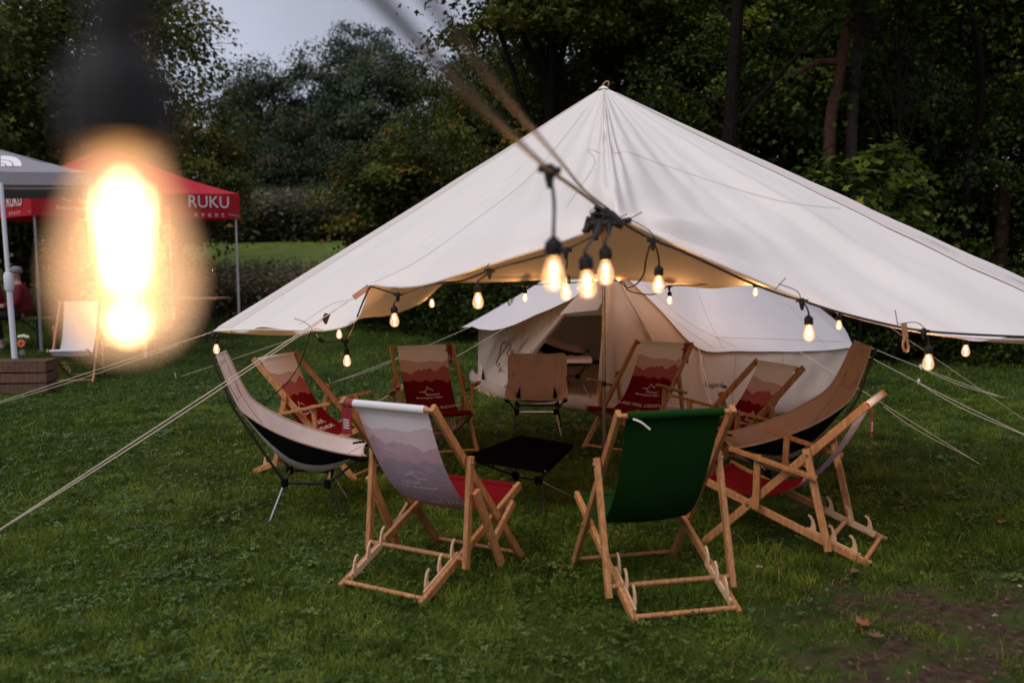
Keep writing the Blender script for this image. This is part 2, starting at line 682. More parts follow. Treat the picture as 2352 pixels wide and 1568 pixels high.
def bvh_of(obj):
    mw = obj.matrix_world.copy()
    bpy.context.view_layer.update()
    mw = obj.matrix_world
    me = obj.data
    return BVHTree.FromPolygons([mw @ v.co for v in me.vertices], [tuple(p.vertices) for p in me.polygons])


def on_surface(bvh, px, py, off=0.004):
    r = ray(px, py).normalized()
    hit, n, i, d = bvh.ray_cast(EYE, r)
    if hit is None:
        return None
    if n.dot(r) > 0:
        n = -n
    return hit + n * off


# ------------------------------------------------------------------ ground
def ground_mat():
    m = bpy.data.materials.new('lawn_ground')
    m.use_nodes = True
    nt = m.node_tree
    N, L = nt.nodes, nt.links
    bs = N['Principled BSDF']
    bs.inputs['Roughness'].default_value = 0.95
    bs.inputs['Specular IOR Level'].default_value = 0.1
    tc = N.new('ShaderNodeTexCoord')
    n1 = N.new('ShaderNodeTexNoise')
    n1.inputs['Scale'].default_value = 1.1
    n1.inputs['Detail'].default_value = 8
    L.new(tc.outputs['Object'], n1.inputs['Vector'])
    r1 = N.new('ShaderNodeValToRGB')
    e = r1.color_ramp.elements
    e[0].position, e[0].color = 0.35, (0.016, 0.028, 0.005, 1)
    e[1].position, e[1].color = 0.68, (0.042, 0.068, 0.011, 1)
    L.new(n1.outputs[0], r1.inputs[0])
    # soil attribute painted on the mesh where the turf is worn through
    a = N.new('ShaderNodeAttribute')
    a.attribute_name = 'soil'
    n2 = N.new('ShaderNodeTexNoise')
    n2.inputs['Scale'].default_value = 5.5
    n2.inputs['Detail'].default_value = 7
    L.new(tc.outputs['Object'], n2.inputs['Vector'])
    mm = N.new('ShaderNodeMath')
    mm.operation = 'ADD'
    L.new(a.outputs['Fac'], mm.inputs[0])
    L.new(n2.outputs[0], mm.inputs[1])
    st = N.new('ShaderNodeMapRange')
    st.inputs['From Min'].default_value = 0.92
    st.inputs['From Max'].default_value = 1.12
    L.new(mm.outputs[0], st.inputs['Value'])
    n3 = N.new('ShaderNodeTexNoise')
    n3.inputs['Scale'].default_value = 22
    n3.inputs['Detail'].default_value = 8
    L.new(tc.outputs['Object'], n3.inputs['Vector'])
    r3 = N.new('ShaderNodeValToRGB')
    e = r3.color_ramp.elements
    e[0].position, e[0].color = 0.3, (0.018, 0.011, 0.007, 1)
    e[1].position, e[1].color = 0.75, (0.080, 0.050, 0.034, 1)
    L.new(n3.outputs[0], r3.inputs[0])
    mx = N.new('ShaderNodeMix')
    mx.data_type = 'RGBA'
    L.new(st.outputs[0], mx.inputs['Factor'])
    L.new(r1.outputs[0], mx.inputs['A'])
    L.new(r3.outputs[0], mx.inputs['B'])
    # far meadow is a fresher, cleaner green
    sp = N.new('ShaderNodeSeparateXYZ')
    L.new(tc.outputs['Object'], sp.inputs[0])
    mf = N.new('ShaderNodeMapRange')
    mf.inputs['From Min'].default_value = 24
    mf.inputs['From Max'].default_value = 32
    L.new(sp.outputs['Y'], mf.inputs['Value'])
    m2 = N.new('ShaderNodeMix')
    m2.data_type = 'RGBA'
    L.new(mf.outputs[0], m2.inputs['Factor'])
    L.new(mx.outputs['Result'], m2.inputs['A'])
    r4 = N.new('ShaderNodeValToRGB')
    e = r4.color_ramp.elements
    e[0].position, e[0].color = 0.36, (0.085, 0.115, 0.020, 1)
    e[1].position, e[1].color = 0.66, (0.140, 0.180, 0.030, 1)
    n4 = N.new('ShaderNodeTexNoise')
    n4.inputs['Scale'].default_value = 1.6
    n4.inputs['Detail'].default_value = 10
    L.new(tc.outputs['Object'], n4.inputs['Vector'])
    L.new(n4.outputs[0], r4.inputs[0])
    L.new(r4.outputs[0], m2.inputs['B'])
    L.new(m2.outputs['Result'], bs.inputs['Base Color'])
    bp = N.new('ShaderNodeBump')
    bp.inputs['Strength'].default_value = 0.6
    bp.inputs['Distance'].default_value = 0.02
    L.new(n3.outputs[0], bp.inputs['Height'])
    L.new(bp.outputs[0], bs.inputs['Normal'])
    return m


def soil_amount(x, y):
    """how far the turf is worn away (0 to 1): the trodden patch on the right and thin spots"""
    s = np.clip((x - 0.95 + (4.9 - y) * 0.35) / 0.7, 0, 1) * np.clip((5.35 - y) / 0.7, 0, 1) * np.clip((y - 2.5) / 0.4, 0, 1)
    s2 = 0.22 * np.exp(-((x + 4.3) ** 2 / 1.2 + (y - 15.5) ** 2 / 4.0))
    return np.clip(s * 0.55 + s2, 0, 0.62)


xs = np.concatenate([np.array([-300, -120, -60, -40, -30, -22]), np.arange(-16, 16.01, 0.4), np.array([22, 30, 40, 60, 120, 300])])
ys = np.concatenate([np.array([-200, -60, -20, -8, 0]), np.arange(1.0, 14, 0.25), np.arange(14, 60, 1.5), np.array([70, 100, 180, 350])])
GX, GY = np.meshgrid(xs, ys, indexing='ij')
GZ = np.vectorize(gz)(GX, GY) + 0.012 * np.sin(GX * 2.3 + 1) * np.sin(GY * 1.9)
GV = np.stack([GX, GY, GZ], -1).reshape(-1, 3)
ny_ = len(ys)
ii, jj = np.meshgrid(np.arange(len(xs) - 1), np.arange(ny_ - 1), indexing='ij')
a_ = (ii * ny_ + jj).ravel()
GF = np.stack([a_, a_ + ny_, a_ + ny_ + 1, a_ + 1], 1)
ground = np_mesh('lawn', GV, GF, ground_mat())
at_ = ground.data.attributes.new('soil', 'FLOAT', 'POINT')
at_.data.foreach_set('value', soil_amount(GV[:, 0], GV[:, 1]).astype(np.float32))
ground.data.polygons.foreach_set('use_smooth', [True] * len(ground.data.polygons))
tag(ground, kind='structure')


def gz_np(y):
    t = np.maximum(0, y - 11.0)
    return np.where(t < 19, 0.003 * t * t, 1.083 + 0.114 * (t - 19))


def vnoise(x, y, s, seed):
    """cheap smooth value noise for density and colour patches"""
    r = np.random.default_rng(seed)
    G = r.random((64, 64))
    fx, fy = (x / s) % 63, (y / s) % 63
    i, j = np.floor(fx).astype(int), np.floor(fy).astype(int)
    u, v = fx - i, fy - j
    u, v = u * u * (3 - 2 * u), v * v * (3 - 2 * v)
    i1, j1 = (i + 1) % 64, (j + 1) % 64
    return (G[i, j] * (1 - u) + G[i1, j] * u) * (1 - v) + (G[i, j1] * (1 - u) + G[i1, j1] * u) * v


def scatter(n, y0, y1, half=0.56):
    """points spread evenly over the wedge of lawn in front of the camera"""
    y = np.sqrt(rng.random(n) * (y1 ** 2 - y0 ** 2) + y0 ** 2)
    x = (rng.random(n) * 2 - 1) * (half * y + 0.3)
    return x, y


def make_grass():
    Vs, Fs, Ts = [], [], []
    off = 0
    for n, y0, y1, h0, wd in ((150000, 3.0, 6.6, 0.034, 0.0042), (120000, 6.6, 11, 0.036, 0.0062), (110000, 11, 24, 0.045, 0.011), (9000, 3.0, 7.5, 0.072, 0.0045)):
        x, y = scatter(n, y0, y1)
        keep = rng.random(n) > np.clip((soil_amount(x, y) * 1.5 + (vnoise(x, y, 0.22, 3) - .5) * 0.9 * (soil_amount(x, y) > 0.05) - 0.42) * 4, 0, 0.96)
        keep &= ((x - 1.8) ** 2 + (y - 12.4) ** 2) > 2.1 ** 2
        x, y = x[keep], y[keep]
        n = len(x)
        tall = vnoise(x, y, 0.22, 5) * 0.9 + 0.55
        h = h0 * tall * (0.6 + 0.8 * rng.random(n))
        yaw = rng.random(n) * 2 * np.pi
        lean = h * (0.35 + 0.9 * rng.random(n))
        la = rng.random(n) * 2 * np.pi
        dx, dy = np.cos(yaw) * wd / 2, np.sin(yaw) * wd / 2
        lx, ly = np.cos(la) * lean, np.sin(la) * lean
        z = gz_np(y) - 0.004
        P = np.empty((n, 5, 3))
        P[:, 0] = np.stack([x - dx, y - dy, z], 1)
        P[:, 1] = np.stack([x + dx, y + dy, z], 1)
        P[:, 2] = np.stack([x + dx * .8 + lx * .35, y + dy * .8 + ly * .35, z + h * .62], 1)
        P[:, 3] = np.stack([x - dx * .8 + lx * .35, y - dy * .8 + ly * .35, z + h * .62], 1)
        P[:, 4] = np.stack([x + lx, y + ly, z + h * .95], 1)
        b = off + np.arange(n) * 5
        F = np.concatenate([np.stack([b, b + 1, b + 2], 1), np.stack([b, b + 2, b + 3], 1), np.stack([b + 3, b + 2, b + 4], 1)])
        t = np.clip(0.05 + 0.75 * vnoise(x, y, 0.16, 9) * (0.35 + vnoise(x, y, 1.3, 11)) + 0.38 * (rng.random(n) - .35), 0, 1)
        t = np.where(rng.random(n) < 0.035, 0.97, t * 0.9)
        Vs.append(P.reshape(-1, 3)); Fs.append(F); Ts.append(np.repeat(t, 5))
        off += n * 5
    m = tint_mat('grass_blades', [(0.0, (0.016, 0.032, 0.003)), (0.4, (0.074, 0.118, 0.011)), (0.85, (0.195, 0.250, 0.030)), (1.0, (0.26, 0.20, 0.06))], 0.65, 0.35, 0.12)
    tag(np_mesh('grass', np.concatenate(Vs), np.concatenate(Fs), m, np.concatenate(Ts)), 'short damp mown grass covering the lawn', 'grass', kind='stuff')


def make_clover():
    Vs, Fs, Ts = [], [], []
    off = 0
    for n, y0, y1, s0 in ((34000, 3.0, 6.6, 0.0115), (30000, 6.6, 13, 0.016)):
        x, y = scatter(n, y0, y1)
        d = 0.55 * vnoise(x, y, 0.16, 21) * (0.4 + vnoise(x, y, 0.9, 22)) + 0.42 * rng.random(n)
        keep = (d > 0.40 + 0.5 * soil_amount(x, y) + 0.1 * (x > 1.0)) & (((x - 1.8) ** 2 + (y - 12.4) ** 2) > 2.5 ** 2)
        x, y = x[keep], y[keep]
        n = len(x)
        z = gz_np(y) + 0.012 + 0.026 * rng.random(n)
        s = s0 * (0.6 + 0.9 * rng.random(n))
        big = rng.random(n) < 0.03
        s = np.where(big, s * 2.3, s)
        a0 = rng.random(n) * 6.28
        tint = np.clip(0.1 + 0.8 * rng.random(n) ** 1.5, 0, 1)
        tx, ty = (rng.random(n) - .5) * 0.9, (rng.random(n) - .5) * 0.9
        for k in range(3):
            a = a0 + k * 2.094
            ca, sa = np.cos(a), np.sin(a)
            pts = [(0.05, 0), (0.65, 0.46), (1.15, 0.0), (0.65, -0.46)]
            P = np.empty((n, 4, 3))
            for q, (u, v) in enumerate(pts):
                px, py = (u * ca - v * sa) * s, (u * sa + v * ca) * s
                P[:, q] = np.stack([x + px, y + py, z + px * tx + py * ty - 0.12 * abs(v) * s], 1)
            b = off + np.arange(n) * 4
            Fs.append(np.stack([b, b + 1, b + 2, b + 3], 1))
            Vs.append(P.reshape(-1, 3)); Ts.append(np.repeat(tint, 4))
            off += n * 4
    m = tint_mat('clover_leaves', [(0.0, (0.020, 0.048, 0.005)), (0.5, (0.076, 0.142, 0.018)), (1.0, (0.175, 0.235, 0.060))], 0.5, 0.25, 0.28)
    tag(np_mesh('clover', np.concatenate(Vs), np.concatenate(Fs), m, np.concatenate(Ts)), 'patches of small clover leaves in the lawn', 'clover', kind='stuff')


def make_litter():
    n = 5200
    x, y = 0.6 + 3.4 * rng.random(n), 3.2 + 2.4 * rng.random(n)
    keep = (soil_amount(x, y) * 1.5 + 0.6 * vnoise(x, y, 0.2, 31)) > 0.55
    x, y = x[keep], y[keep]
    n = len(x)
    a = rng.random(n) * 6.28
    L = 0.005 + 0.013 * rng.random(n) ** 2
    W = L * (0.18 + 0.6 * rng.random(n))
    ca, sa = np.cos(a), np.sin(a)
    z = gz_np(y) + 0.014 + 0.006 * rng.random(n)
    P = np.empty((n, 5, 3))
    for q, (u, v, w) in enumerate([(-1, 0, 0), (0, 1, 0), (1, 0, 0), (0, -1, 0), (0, 0, 0.7)]):
        P[:, q] = np.stack([x + (u * ca * L - v * sa * W), y + (u * sa * L + v * ca * W), z + w * W], 1)
    b = np.arange(n) * 5
    F = np.concatenate([np.stack([b + i, b + (i + 1) % 4, b + 4], 1) for i in range(4)])
    m = tint_mat('litter_bits', [(0.0, (0.018, 0.011, 0.007)), (0.6, (0.075, 0.045, 0.028)), (0.93, (0.11, 0.072, 0.046)), (1.0, (0.18, 0.14, 0.10))], 0.85, 0.05, 0.1)
    tag(np_mesh('leaf_litter', P.reshape(-1, 3), F, m, np.repeat(rng.random(n), 5)), 'crumbs of soil, straw and leaf bits on the worn patch', 'litter', kind='stuff')


make_grass()
make_clover()
make_litter()

# ------------------------------------------------------------------ trees and shrubs
LEAF = {
    'olive': tint_mat('olive_maple_leaves', [(0.0, (0.012, 0.016, 0.003)), (0.45, (0.038, 0.050, 0.007)), (0.85, (0.140, 0.160, 0.022)), (1.0, (0.22, 0.10, 0.02))], 0.6, 0.34, 0.14),
    'dark': tint_mat('dark_maple_leaves', [(0.0, (0.008, 0.015, 0.003)), (0.5, (0.022, 0.040, 0.006)), (0.9, (0.125, 0.170, 0.018)), (1.0, (0.24, 0.20, 0.02))], 0.6, 0.36, 0.14),
    'blue': tint_mat('far_hazed_leaves', [(0.0, (0.015, 0.025, 0.014)), (0.5, (0.042, 0.062, 0.034)), (0.9, (0.082, 0.108, 0.052)), (1.0, (0.13, 0.075, 0.045))], 0.7, 0.2, 0.1),  # distance haze mixed into these leaf colours
}


def crown_mesh(name, m, seed, nclump, nleaf, leaf, shape=(1, 1, 1), droop=0.4, shell=0.45, csize=0.24):
    """unit crown (radius about 1) of leaf faces gathered in clumps; returns (mesh, clump centres)"""
    r = np.random.default_rng(seed)
    d = r.normal(size=(nclump, 3))
    d /= np.linalg.norm(d, axis=1)[:, None]
    rad = (shell + (1 - shell) * r.random(nclump) ** 0.6) * (0.84 + 0.24 * r.random(nclump))
    c = d * rad[:, None] * np.array(shape)
    per = nleaf // nclump
    n = per * nclump
    cc = np.repeat(c, per, 0)
    dd = np.repeat(d, per, 0)
    size = np.repeat(csize * (0.6 + 0.9 * r.random(nclump)), per)
    p = r.normal(size=(n, 3)) * 0.5
    p[:, 2] *= 0.42
    p *= size[:, None]
    p[:, 2] -= droop * size * (p[:, 0] ** 2 + p[:, 1] ** 2) / (size ** 2)
    pos = cc + p
    nrm = dd * 0.55 + np.array([0, 0, 0.75]) + r.normal(size=(n, 3)) * 0.55
    nrm /= np.linalg.norm(nrm, axis=1)[:, None]
    t1 = np.cross(nrm, r.normal(size=(n, 3)))
    t1 /= np.linalg.norm(t1, axis=1)[:, None]
    t2 = np.cross(nrm, t1)
    s = leaf * (0.55 + 0.75 * r.random(n))
    # lobed maple-like leaf: 5 outline points folded on the midrib
    prof = [(-0.55, 0.0, 0), (0.0, 0.55, -0.1), (0.16, 0.22, 0), (0.75, 0.0, -0.14), (0.16, -0.22, 0), (0.0, -0.55, -0.1)]
    V = np.empty((n, 6, 3))
    for k, (u, v, w) in enumerate(prof):
        V[:, k] = pos + (t1 * u + t2 * v + nrm * w) * s[:, None]
    b = np.arange(n) * 6
    F = np.concatenate([np.stack([b, b + 1, b + 2], 1), np.stack([b, b + 2, b + 3], 1), np.stack([b, b + 3, b + 4], 1), np.stack([b, b + 4, b + 5], 1)])
    ct = np.repeat(r.random(nclump), per)
    t = np.clip(0.10 + 0.56 * ct ** 1.15 + 0.34 * r.random(n) ** 1.5, 0, 0.92)
    t = np.where((r.random(n) < 0.012) | ((ct > 0.93) & (r.random(n) < 0.35)), 0.99, t)
    o = np_mesh(name, V.reshape(-1, 3), F, m, np.repeat(t, 6))
    me = o.data
    bpy.data.objects.remove(o)
    return me, c


CROWNS = {
    'olive_a': crown_mesh('crown', LEAF['olive'], 1, 210, 42000, 0.027, (1, 1, 1.0), 0.4, 0.45, 0.20),
    'olive_b': crown_mesh('crown', LEAF['olive'], 2, 120, 24000, 0.034, (1.1, 1, 0.85), 0.3, 0.3, 0.22),
    'dark_a': crown_mesh('crown', LEAF['dark'], 3, 200, 38000, 0.030, (1, 1, 1.1), 0.45, 0.45, 0.20),
    'dark_b': crown_mesh('crown', LEAF['dark'], 4, 130, 24000, 0.036, (1.1, 1, 0.8), 0.5, 0.35, 0.22),
    'blue_a': crown_mesh('crown', LEAF['blue'], 5, 120, 20000, 0.040, (0.9, 0.9, 1.15), 0.2, 0.4, 0.25),
    'sapling': crown_mesh('crown', LEAF['dark'], 8, 30, 2300, 0.105, (1.15, 1, 0.8), 0.5, 0.15, 0.36),
    'olive_low': crown_mesh('crown', LEAF['olive'], 9, 60, 9000, 0.062, (1.25, 1, 0.8), 0.35, 0.25, 0.32),
    'bush': crown_mesh('foliage', LEAF['dark'], 6, 90, 9000, 0.050, (1.2, 1, 0.75), 0.3, 0.3, 0.28),
}


def tree(name, label, kind, x, y, zc, R, sz=1.0, rz=0.0, bark=None, r0=0.16, lean=0.0, limbs=14, group=None, trunk_top=None, cat='tree'):
    z0 = gz(x, y)
    t = thing(name, label, cat, (x, y, z0), 0, group)
    me, cl = CROWNS[kind]
    c = bpy.data.objects.new('crown' if cat == 'tree' else 'foliage', me)
    COL.objects.link(c)
    c.parent = t
    c.location = (lean, 0, zc - z0)
    c.scale = (R, R, R * sz)
    c.rotation_euler = (0, 0, rz)
    M = Matrix.Translation(c.location) @ Matrix.Rotation(rz, 4, 'Z') @ Matrix.Diagonal((R, R, R * sz, 1))
    b = MB()
    top = Vector((lean, 0, (trunk_top if trunk_top else zc - z0 + R * sz * 0.45)))
    rr = random.Random(hash(label) % 1000)
    n = 9
    tp = [Vector((lean * (k / n) ** 1.3 + rr.uniform(-1, 1) * 0.05 * R * 0.4, rr.uniform(-.05, .05), top.z * k / n - 0.1)) for k in range(n + 1)]
    b.tube(tp, [r0 * (1.25 if k == 0 else 1) * (1 - 0.75 * k / n) for k in range(n + 1)], 9)
    for k in range(limbs):
        q = M @ Vector(cl[(k * 7) % len(cl)])
        f = rr.uniform(0.3, 0.9)
        p = tp[int(f * n)]
        mid = p.lerp(q, 0.5) + Vector((0, 0, 0.12 * R))
        b.tube(spline([p, mid, q], 4), [r0 * 0.38 * (1 - 0.85 * i / 8) for i in range(9)], 5, False)
    b.build('trunk' if cat == 'tree' else 'stem', bark or BARK, t)
    return t


# left: the big olive maple behind the gazebos
tree('maple_tree', 'big olive green maple filling the top left corner behind the gazebos', 'olive_a', -10.7, 24, 5.0, 4.1, 1.05, 0.4, r0=0.3, group='trees round the meadow')
tree('maple_tree', 'browner maple at the left edge behind the grey gazebo roof', 'olive_b', -12.2, 21, 4.6, 3.2, 1.2, 1.4, r0=0.25, group='trees round the meadow')
tree('maple_tree', 'lower maple just right of the big olive maple, behind the red gazebo', 'olive_b', -7.9, 23.5, 3.6, 1.9, 1.2, 2.0, r0=0.18, group='trees round the meadow')
tree('maple_tree', 'tall dark maple at the far left beyond the olive maples', 'olive_a', -14.0, 29, 8.5, 5.0, 1.2, 2.2, r0=0.35, group='trees round the meadow')
# far wood across the meadow
far = [(-11.6, 50, 6.4, 3.2, 'rounded far tree at the left end of the wood across the meadow'), (-9.0, 51, 6.8, 3.4, 'second far tree of the wood, left of the gap in the skyline'), (-6.6, 48, 6.2, 3.2, 'bushy far tree in the middle of the wood across the meadow'),
       (-10.4, 47.5, 4.4, 2.4, 'low far tree in front at the left of the wood'), (-7.5, 52, 9.2, 2.6, 'tallest far tree with a crown standing above the wood'), (-3.6, 49, 6.0, 3.1, 'far tree to the right of the tallest one'),
       (-7.9, 46.5, 4.0, 2.2, 'low dark far tree at the foot of the wood'), (-4.6, 46, 3.9, 2.1, 'low far tree beneath the tallest one'), (-1.2, 50, 6.4, 3.4, 'far tree half hidden behind the olive tree by the tarp'), (-13.6, 52, 6.2, 3.2, 'far tree half hidden by the big olive maple'), (2.0, 52, 6.5, 3.5, 'far tree hidden deep behind the tarp peak')]
for k, (x, y, zc, R, lb) in enumerate(far):
    tree('forest_tree', lb, 'blue_a', x, y, zc + (1.3 if y > 47 else 0.5), R, 1.1 + 0.08 * (k % 3), k * 1.1, r0=0.22, limbs=8, group='far wood across the meadow')
# olive trees left of the tarp peak
tree('maple_tree', 'olive tree with yellowing leaves left of the tarp peak', 'olive_a', -0.3, 19.5, 3.5, 2.15, 1.05, 0.9, r0=0.2, group='trees by the camp')
tree('maple_tree', 'loose branched olive tree reaching into the sky above the tarp', 'olive_b', 0.75, 17.5, 6.9, 2.6, 0.9, 2.9, r0=0.2, group='trees by the camp')
tree('maple_tree', 'low spreading olive tree above the tarp left slope', 'olive_low', -1.9, 18.5, 2.7, 1.4, 1.0, 0.2, r0=0.1, group='trees by the camp')
tree('maple_tree', 'dim tree filling in behind the two olive trees', 'dark_a', 2.3, 23, 5.2, 3.3, 1.2, 0.7, r0=0.25, group='trees by the camp')
# right: the dark maple wood
right = [(4.0, 19.0, 7.6, 3.0, 'dark_a', 'dark maple right behind the tarp peak'), (5.6, 16.8, 4.2, 2.2, 'dark_b', 'low dark maple over the right tarp ridge'), (7.6, 18.2, 6.4, 2.8, 'dark_a', 'dark maple between the black trunk and the reddish pine'),
         (10.0, 18.0, 5.2, 2.7, 'dark_b', 'dark maple at the right edge of the frame'), (8.4, 15.6, 3.0, 1.9, 'dark_b', 'low maple with bright leaf tips at the right edge'), (6.6, 22, 9.0, 3.6, 'dark_a', 'tall dark maple high above the right slope'),
         (10.4, 22, 8.8, 3.8, 'dark_a', 'tall dark maple in the top right corner'), (2.6, 20.5, 9.2, 3.2, 'dark_a', 'tall dark maple above the peak of the tarp'), (4.4, 24, 6.0, 3.4, 'dark_b', 'shadowed maple deep in the wood behind the tarp'),
         (9.0, 25, 5.4, 3.8, 'dark_a', 'shadowed maple deep in the wood on the right'), (13.0, 21, 5.5, 3.6, 'dark_a', 'shadowed maple deep in the wood beyond the right edge'), (3.4, 17.0, 4.4, 1.8, 'dark_b', 'small dark maple peeping over the tarp peak')]
for k, (x, y, zc, R, kd, lb) in enumerate(right):
    tree('maple_tree', lb, kd, x, y, zc, R, 1.12, k * 1.7, r0=0.17, group='maples of the dark wood')

tree('maple_tree', 'slender young maple whose leaves cover the foot of the reddish pine', 'sapling', 4.75, 13.6, 2.55, 1.05, 0.8, 0.6, r0=0.03, group='maples of the dark wood')
tree('maple_tree', 'thin tall maple spreading leaves over the top of the reddish pine', 'sapling', 5.35, 13.9, 5.75, 1.5, 0.75, 2.6, r0=0.035, group='maples of the dark wood')


def bare_trunk(label, pts, r, m, branches=()):
    base = Vector(pts[0])
    t = thing('tree_trunk', label, 'tree', base, 0, 'bare trunks in the dark wood')
    P = spline(pts, 6)
    MB().tube(P, [r * (1.15 - 0.5 * i / len(P)) for i in range(len(P))], 10).build('trunk', m, t, org=base)
    for f, d, rb in branches:
        p = P[int(f * (len(P) - 1))]
        q = p + Vector(d)
        MB().tube(spline([p, p.lerp(q, 0.5) + Vector((0, 0, 0.1)), q], 4), [rb * (1 - 0.08 * i) for i in range(9)], 6).build('branch', m, t, org=base)


def tr(px, y, lo, hi, wob=0.0):
    a, b = at(px[0], hi, y), at(px[-1], lo, y)
    mids = [at(p, hi + (lo - hi) * k / (len(px) - 1), y) for k, p in enumerate(px)]
    z0 = gz(b.x, b.y)
    return [Vector((b.x, b.y, z0 - 0.1))] + list(reversed(mids))


bare_trunk('black trunk with a forked limb behind the right tarp slope', tr([1700, 1690, 1680, 1672], 14.6, 420, -80), 0.115, BARK, [(0.45, (1.9, -0.2, 1.9), 0.045), (0.5, (-1.5, 0.1, 0.5), 0.03), (0.8, (-1.6, 0.2, 1.5), 0.03)])
bare_trunk('leaning reddish pine trunk with a broken stub', tr([1975, 1950, 1925, 1905], 14.7, 330, -90), 0.085, PINE_BARK, [(0.62, (-0.75, -0.1, -0.22), 0.06), (0.8, (0.5, 0, 0.8), 0.05)])
bare_trunk('grey brown trunk close beside the reddish pine', tr([1990, 1975, 1963, 1955], 14.95, 330, -90), 0.085, GREY_BARK, [(0.7, (0.9, 0, 0.6), 0.04)])
bare_trunk('slim crooked trunk near the right edge', tr([2210, 2245, 2252, 2222], 15.0, 420, -60), 0.065, BARK, [(0.6, (1.3, 0, 0.8), 0.022), (0.75, (-1.2, 0.1, 0.9), 0.02)])
bare_trunk('reddish trunk standing behind the hanging bulbs at the lower right', [at(2288, 905, 15.5) - Vector((0, 0, 0.1)), at(2292, 800, 15.5), at(2300, 560, 15.5), at(2310, 420, 15.5)], 0.13, PINE_BARK)


def bush(label, x, y, R, sz=1.0, rz=0.0, zoff=0.55):
    tree('shrub', label, 'bush', x, y, gz(x, y) + R * sz * zoff, R, sz, rz, r0=0.03, limbs=7, group='shrubs along the wood edge', cat='shrub')


bushes = [(-1.55, 19.0, 1.25, 1.0, 'large leaved bush below the left half of the tarp'), (-0.4, 18.0, 1.15, 1.0, 'dark bush behind the left side of the bell tent'), (1.0, 17.5, 1.5, 1.1, 'dark bush hidden behind the bell tent'),
          (5.3, 15.3, 1.35, 1.0, 'dark bush right of the bell tent roof'), (6.6, 14.6, 1.3, 0.95, 'dark bush behind the brightest right bulb'), (7.9, 14.2, 1.2, 1.0, 'bush at the lower right edge of the wood'), (9.4, 14.6, 1.5, 1.1, 'bush beyond the right edge'), (4.2, 16.2, 1.5, 1.1, 'bush close behind the tent right side'),
          (-2.6, 20.5, 1.0, 0.9, 'small bush at the end of the balsam strip'), (6.0, 17.0, 2.0, 1.2, 'tall undergrowth bush on the dark wood floor'), (8.6, 17.0, 2.0, 1.2, 'tall undergrowth bush near the right edge'), (3.2, 18.4, 2.0, 1.2, 'tall undergrowth bush behind the tarp')]
for k, (x, y, R, sz, lb) in enumerate(bushes):
    bush(lb, x, y, R, sz, k * 0.9)


def plant_strip(name, label, cat, n, pos, h, lw, stops, flower=None, leafn=9):
    x, y = pos
    V, F, T = [], [], []
    off = 0
    hh = h * (0.55 + 0.75 * rng.random(n))
    z = gz_np(y)
    for k in range(leafn):
        f = (k + 0.6) / leafn
        a = rng.random(n) * 6.28
        L = lw * (0.7 + 0.8 * rng.random(n)) * (1.15 - 0.6 * f)
        W = L * 0.32
        bx, by = x + 0.05 * (rng.random(n) - .5), y + 0.05 * (rng.random(n) - .5)
        bz = z + hh * f
        ca, sa = np.cos(a), np.sin(a)
        dz = L * (0.3 - 0.9 * rng.random(n))
        P = np.empty((n, 4, 3))
        P[:, 0] = np.stack([bx, by, bz], 1)
        P[:, 1] = np.stack([bx + ca * L * .5 - sa * W, by + sa * L * .5 + ca * W, bz + dz * .3], 1)
        P[:, 2] = np.stack([bx + ca * L, by + sa * L, bz + dz], 1)
        P[:, 3] = np.stack([bx + ca * L * .5 + sa * W, by + sa * L * .5 - ca * W, bz + dz * .3], 1)
        b = off + np.arange(n) * 4
        F.append(np.stack([b, b + 1, b + 2, b + 3], 1)); V.append(P.reshape(-1, 3))
        t = np.clip(0.1 + 0.6 * rng.random(n), 0, 0.8)
        if flower is not None and k == leafn - 1:
            t = np.where(rng.random(n) < flower, 0.99, t)
        T.append(np.repeat(t, 4)); off += n * 4
    # stems
    a = rng.random(n) * 6.28
    s = 0.006 * np.ones(n)
    P = np.empty((n, 4, 3))
    P[:, 0] = np.stack([x - s, y, z - 0.02], 1); P[:, 1] = np.stack([x + s, y, z - 0.02], 1)
    P[:, 2] = np.stack([x + s * .4, y, z + hh], 1); P[:, 3] = np.stack([x - s * .4, y, z + hh], 1)
    b = off + np.arange(n) * 4
    F.append(np.stack([b, b + 1, b + 2, b + 3], 1)); V.append(P.reshape(-1, 3)); T.append(np.full(n * 4, 0.3))
    m = tint_mat(name + '_leaves', stops, 0.6, 0.2)
    return tag(np_mesh(name, np.concatenate(V), np.concatenate(F), m, np.concatenate(T)), label, cat, kind='stuff')


nb = 3600
plant_strip('balsam_thicket', 'tall brownish balsam thicket with pink flowers along the meadow edge', 'wild plants', nb, (-8.4 + 7.2 * rng.random(nb), 21.2 + 4.6 * rng.random(nb)), 0.80, 0.17,
            [(0.0, (0.05, 0.05, 0.02)), (0.4, (0.150, 0.140, 0.050)), (0.8, (0.25, 0.150, 0.10)), (1.0, (0.30, 0.12, 0.16))], 0.5)
nr = 7000
plant_strip('tall_reeds', 'band of tall pinkish grey weeds below the far wood', 'wild plants', nr, (-15 + 17 * rng.random(nr), 39.5 + 5.0 * rng.random(nr)), 1.6, 0.34,
            [(0.0, (0.09, 0.094, 0.05)), (0.5, (0.16, 0.158, 0.085)), (0.9, (0.22, 0.18, 0.13)), (1.0, (0.30, 0.19, 0.19))], 0.3, 7)
nw = 9000
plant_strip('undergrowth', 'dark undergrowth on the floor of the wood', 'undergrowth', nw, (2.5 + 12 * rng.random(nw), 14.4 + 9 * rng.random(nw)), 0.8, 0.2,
            [(0.0, (0.010, 0.016, 0.006)), (0.6, (0.03, 0.048, 0.014)), (1.0, (0.07, 0.09, 0.03))], None, 7)

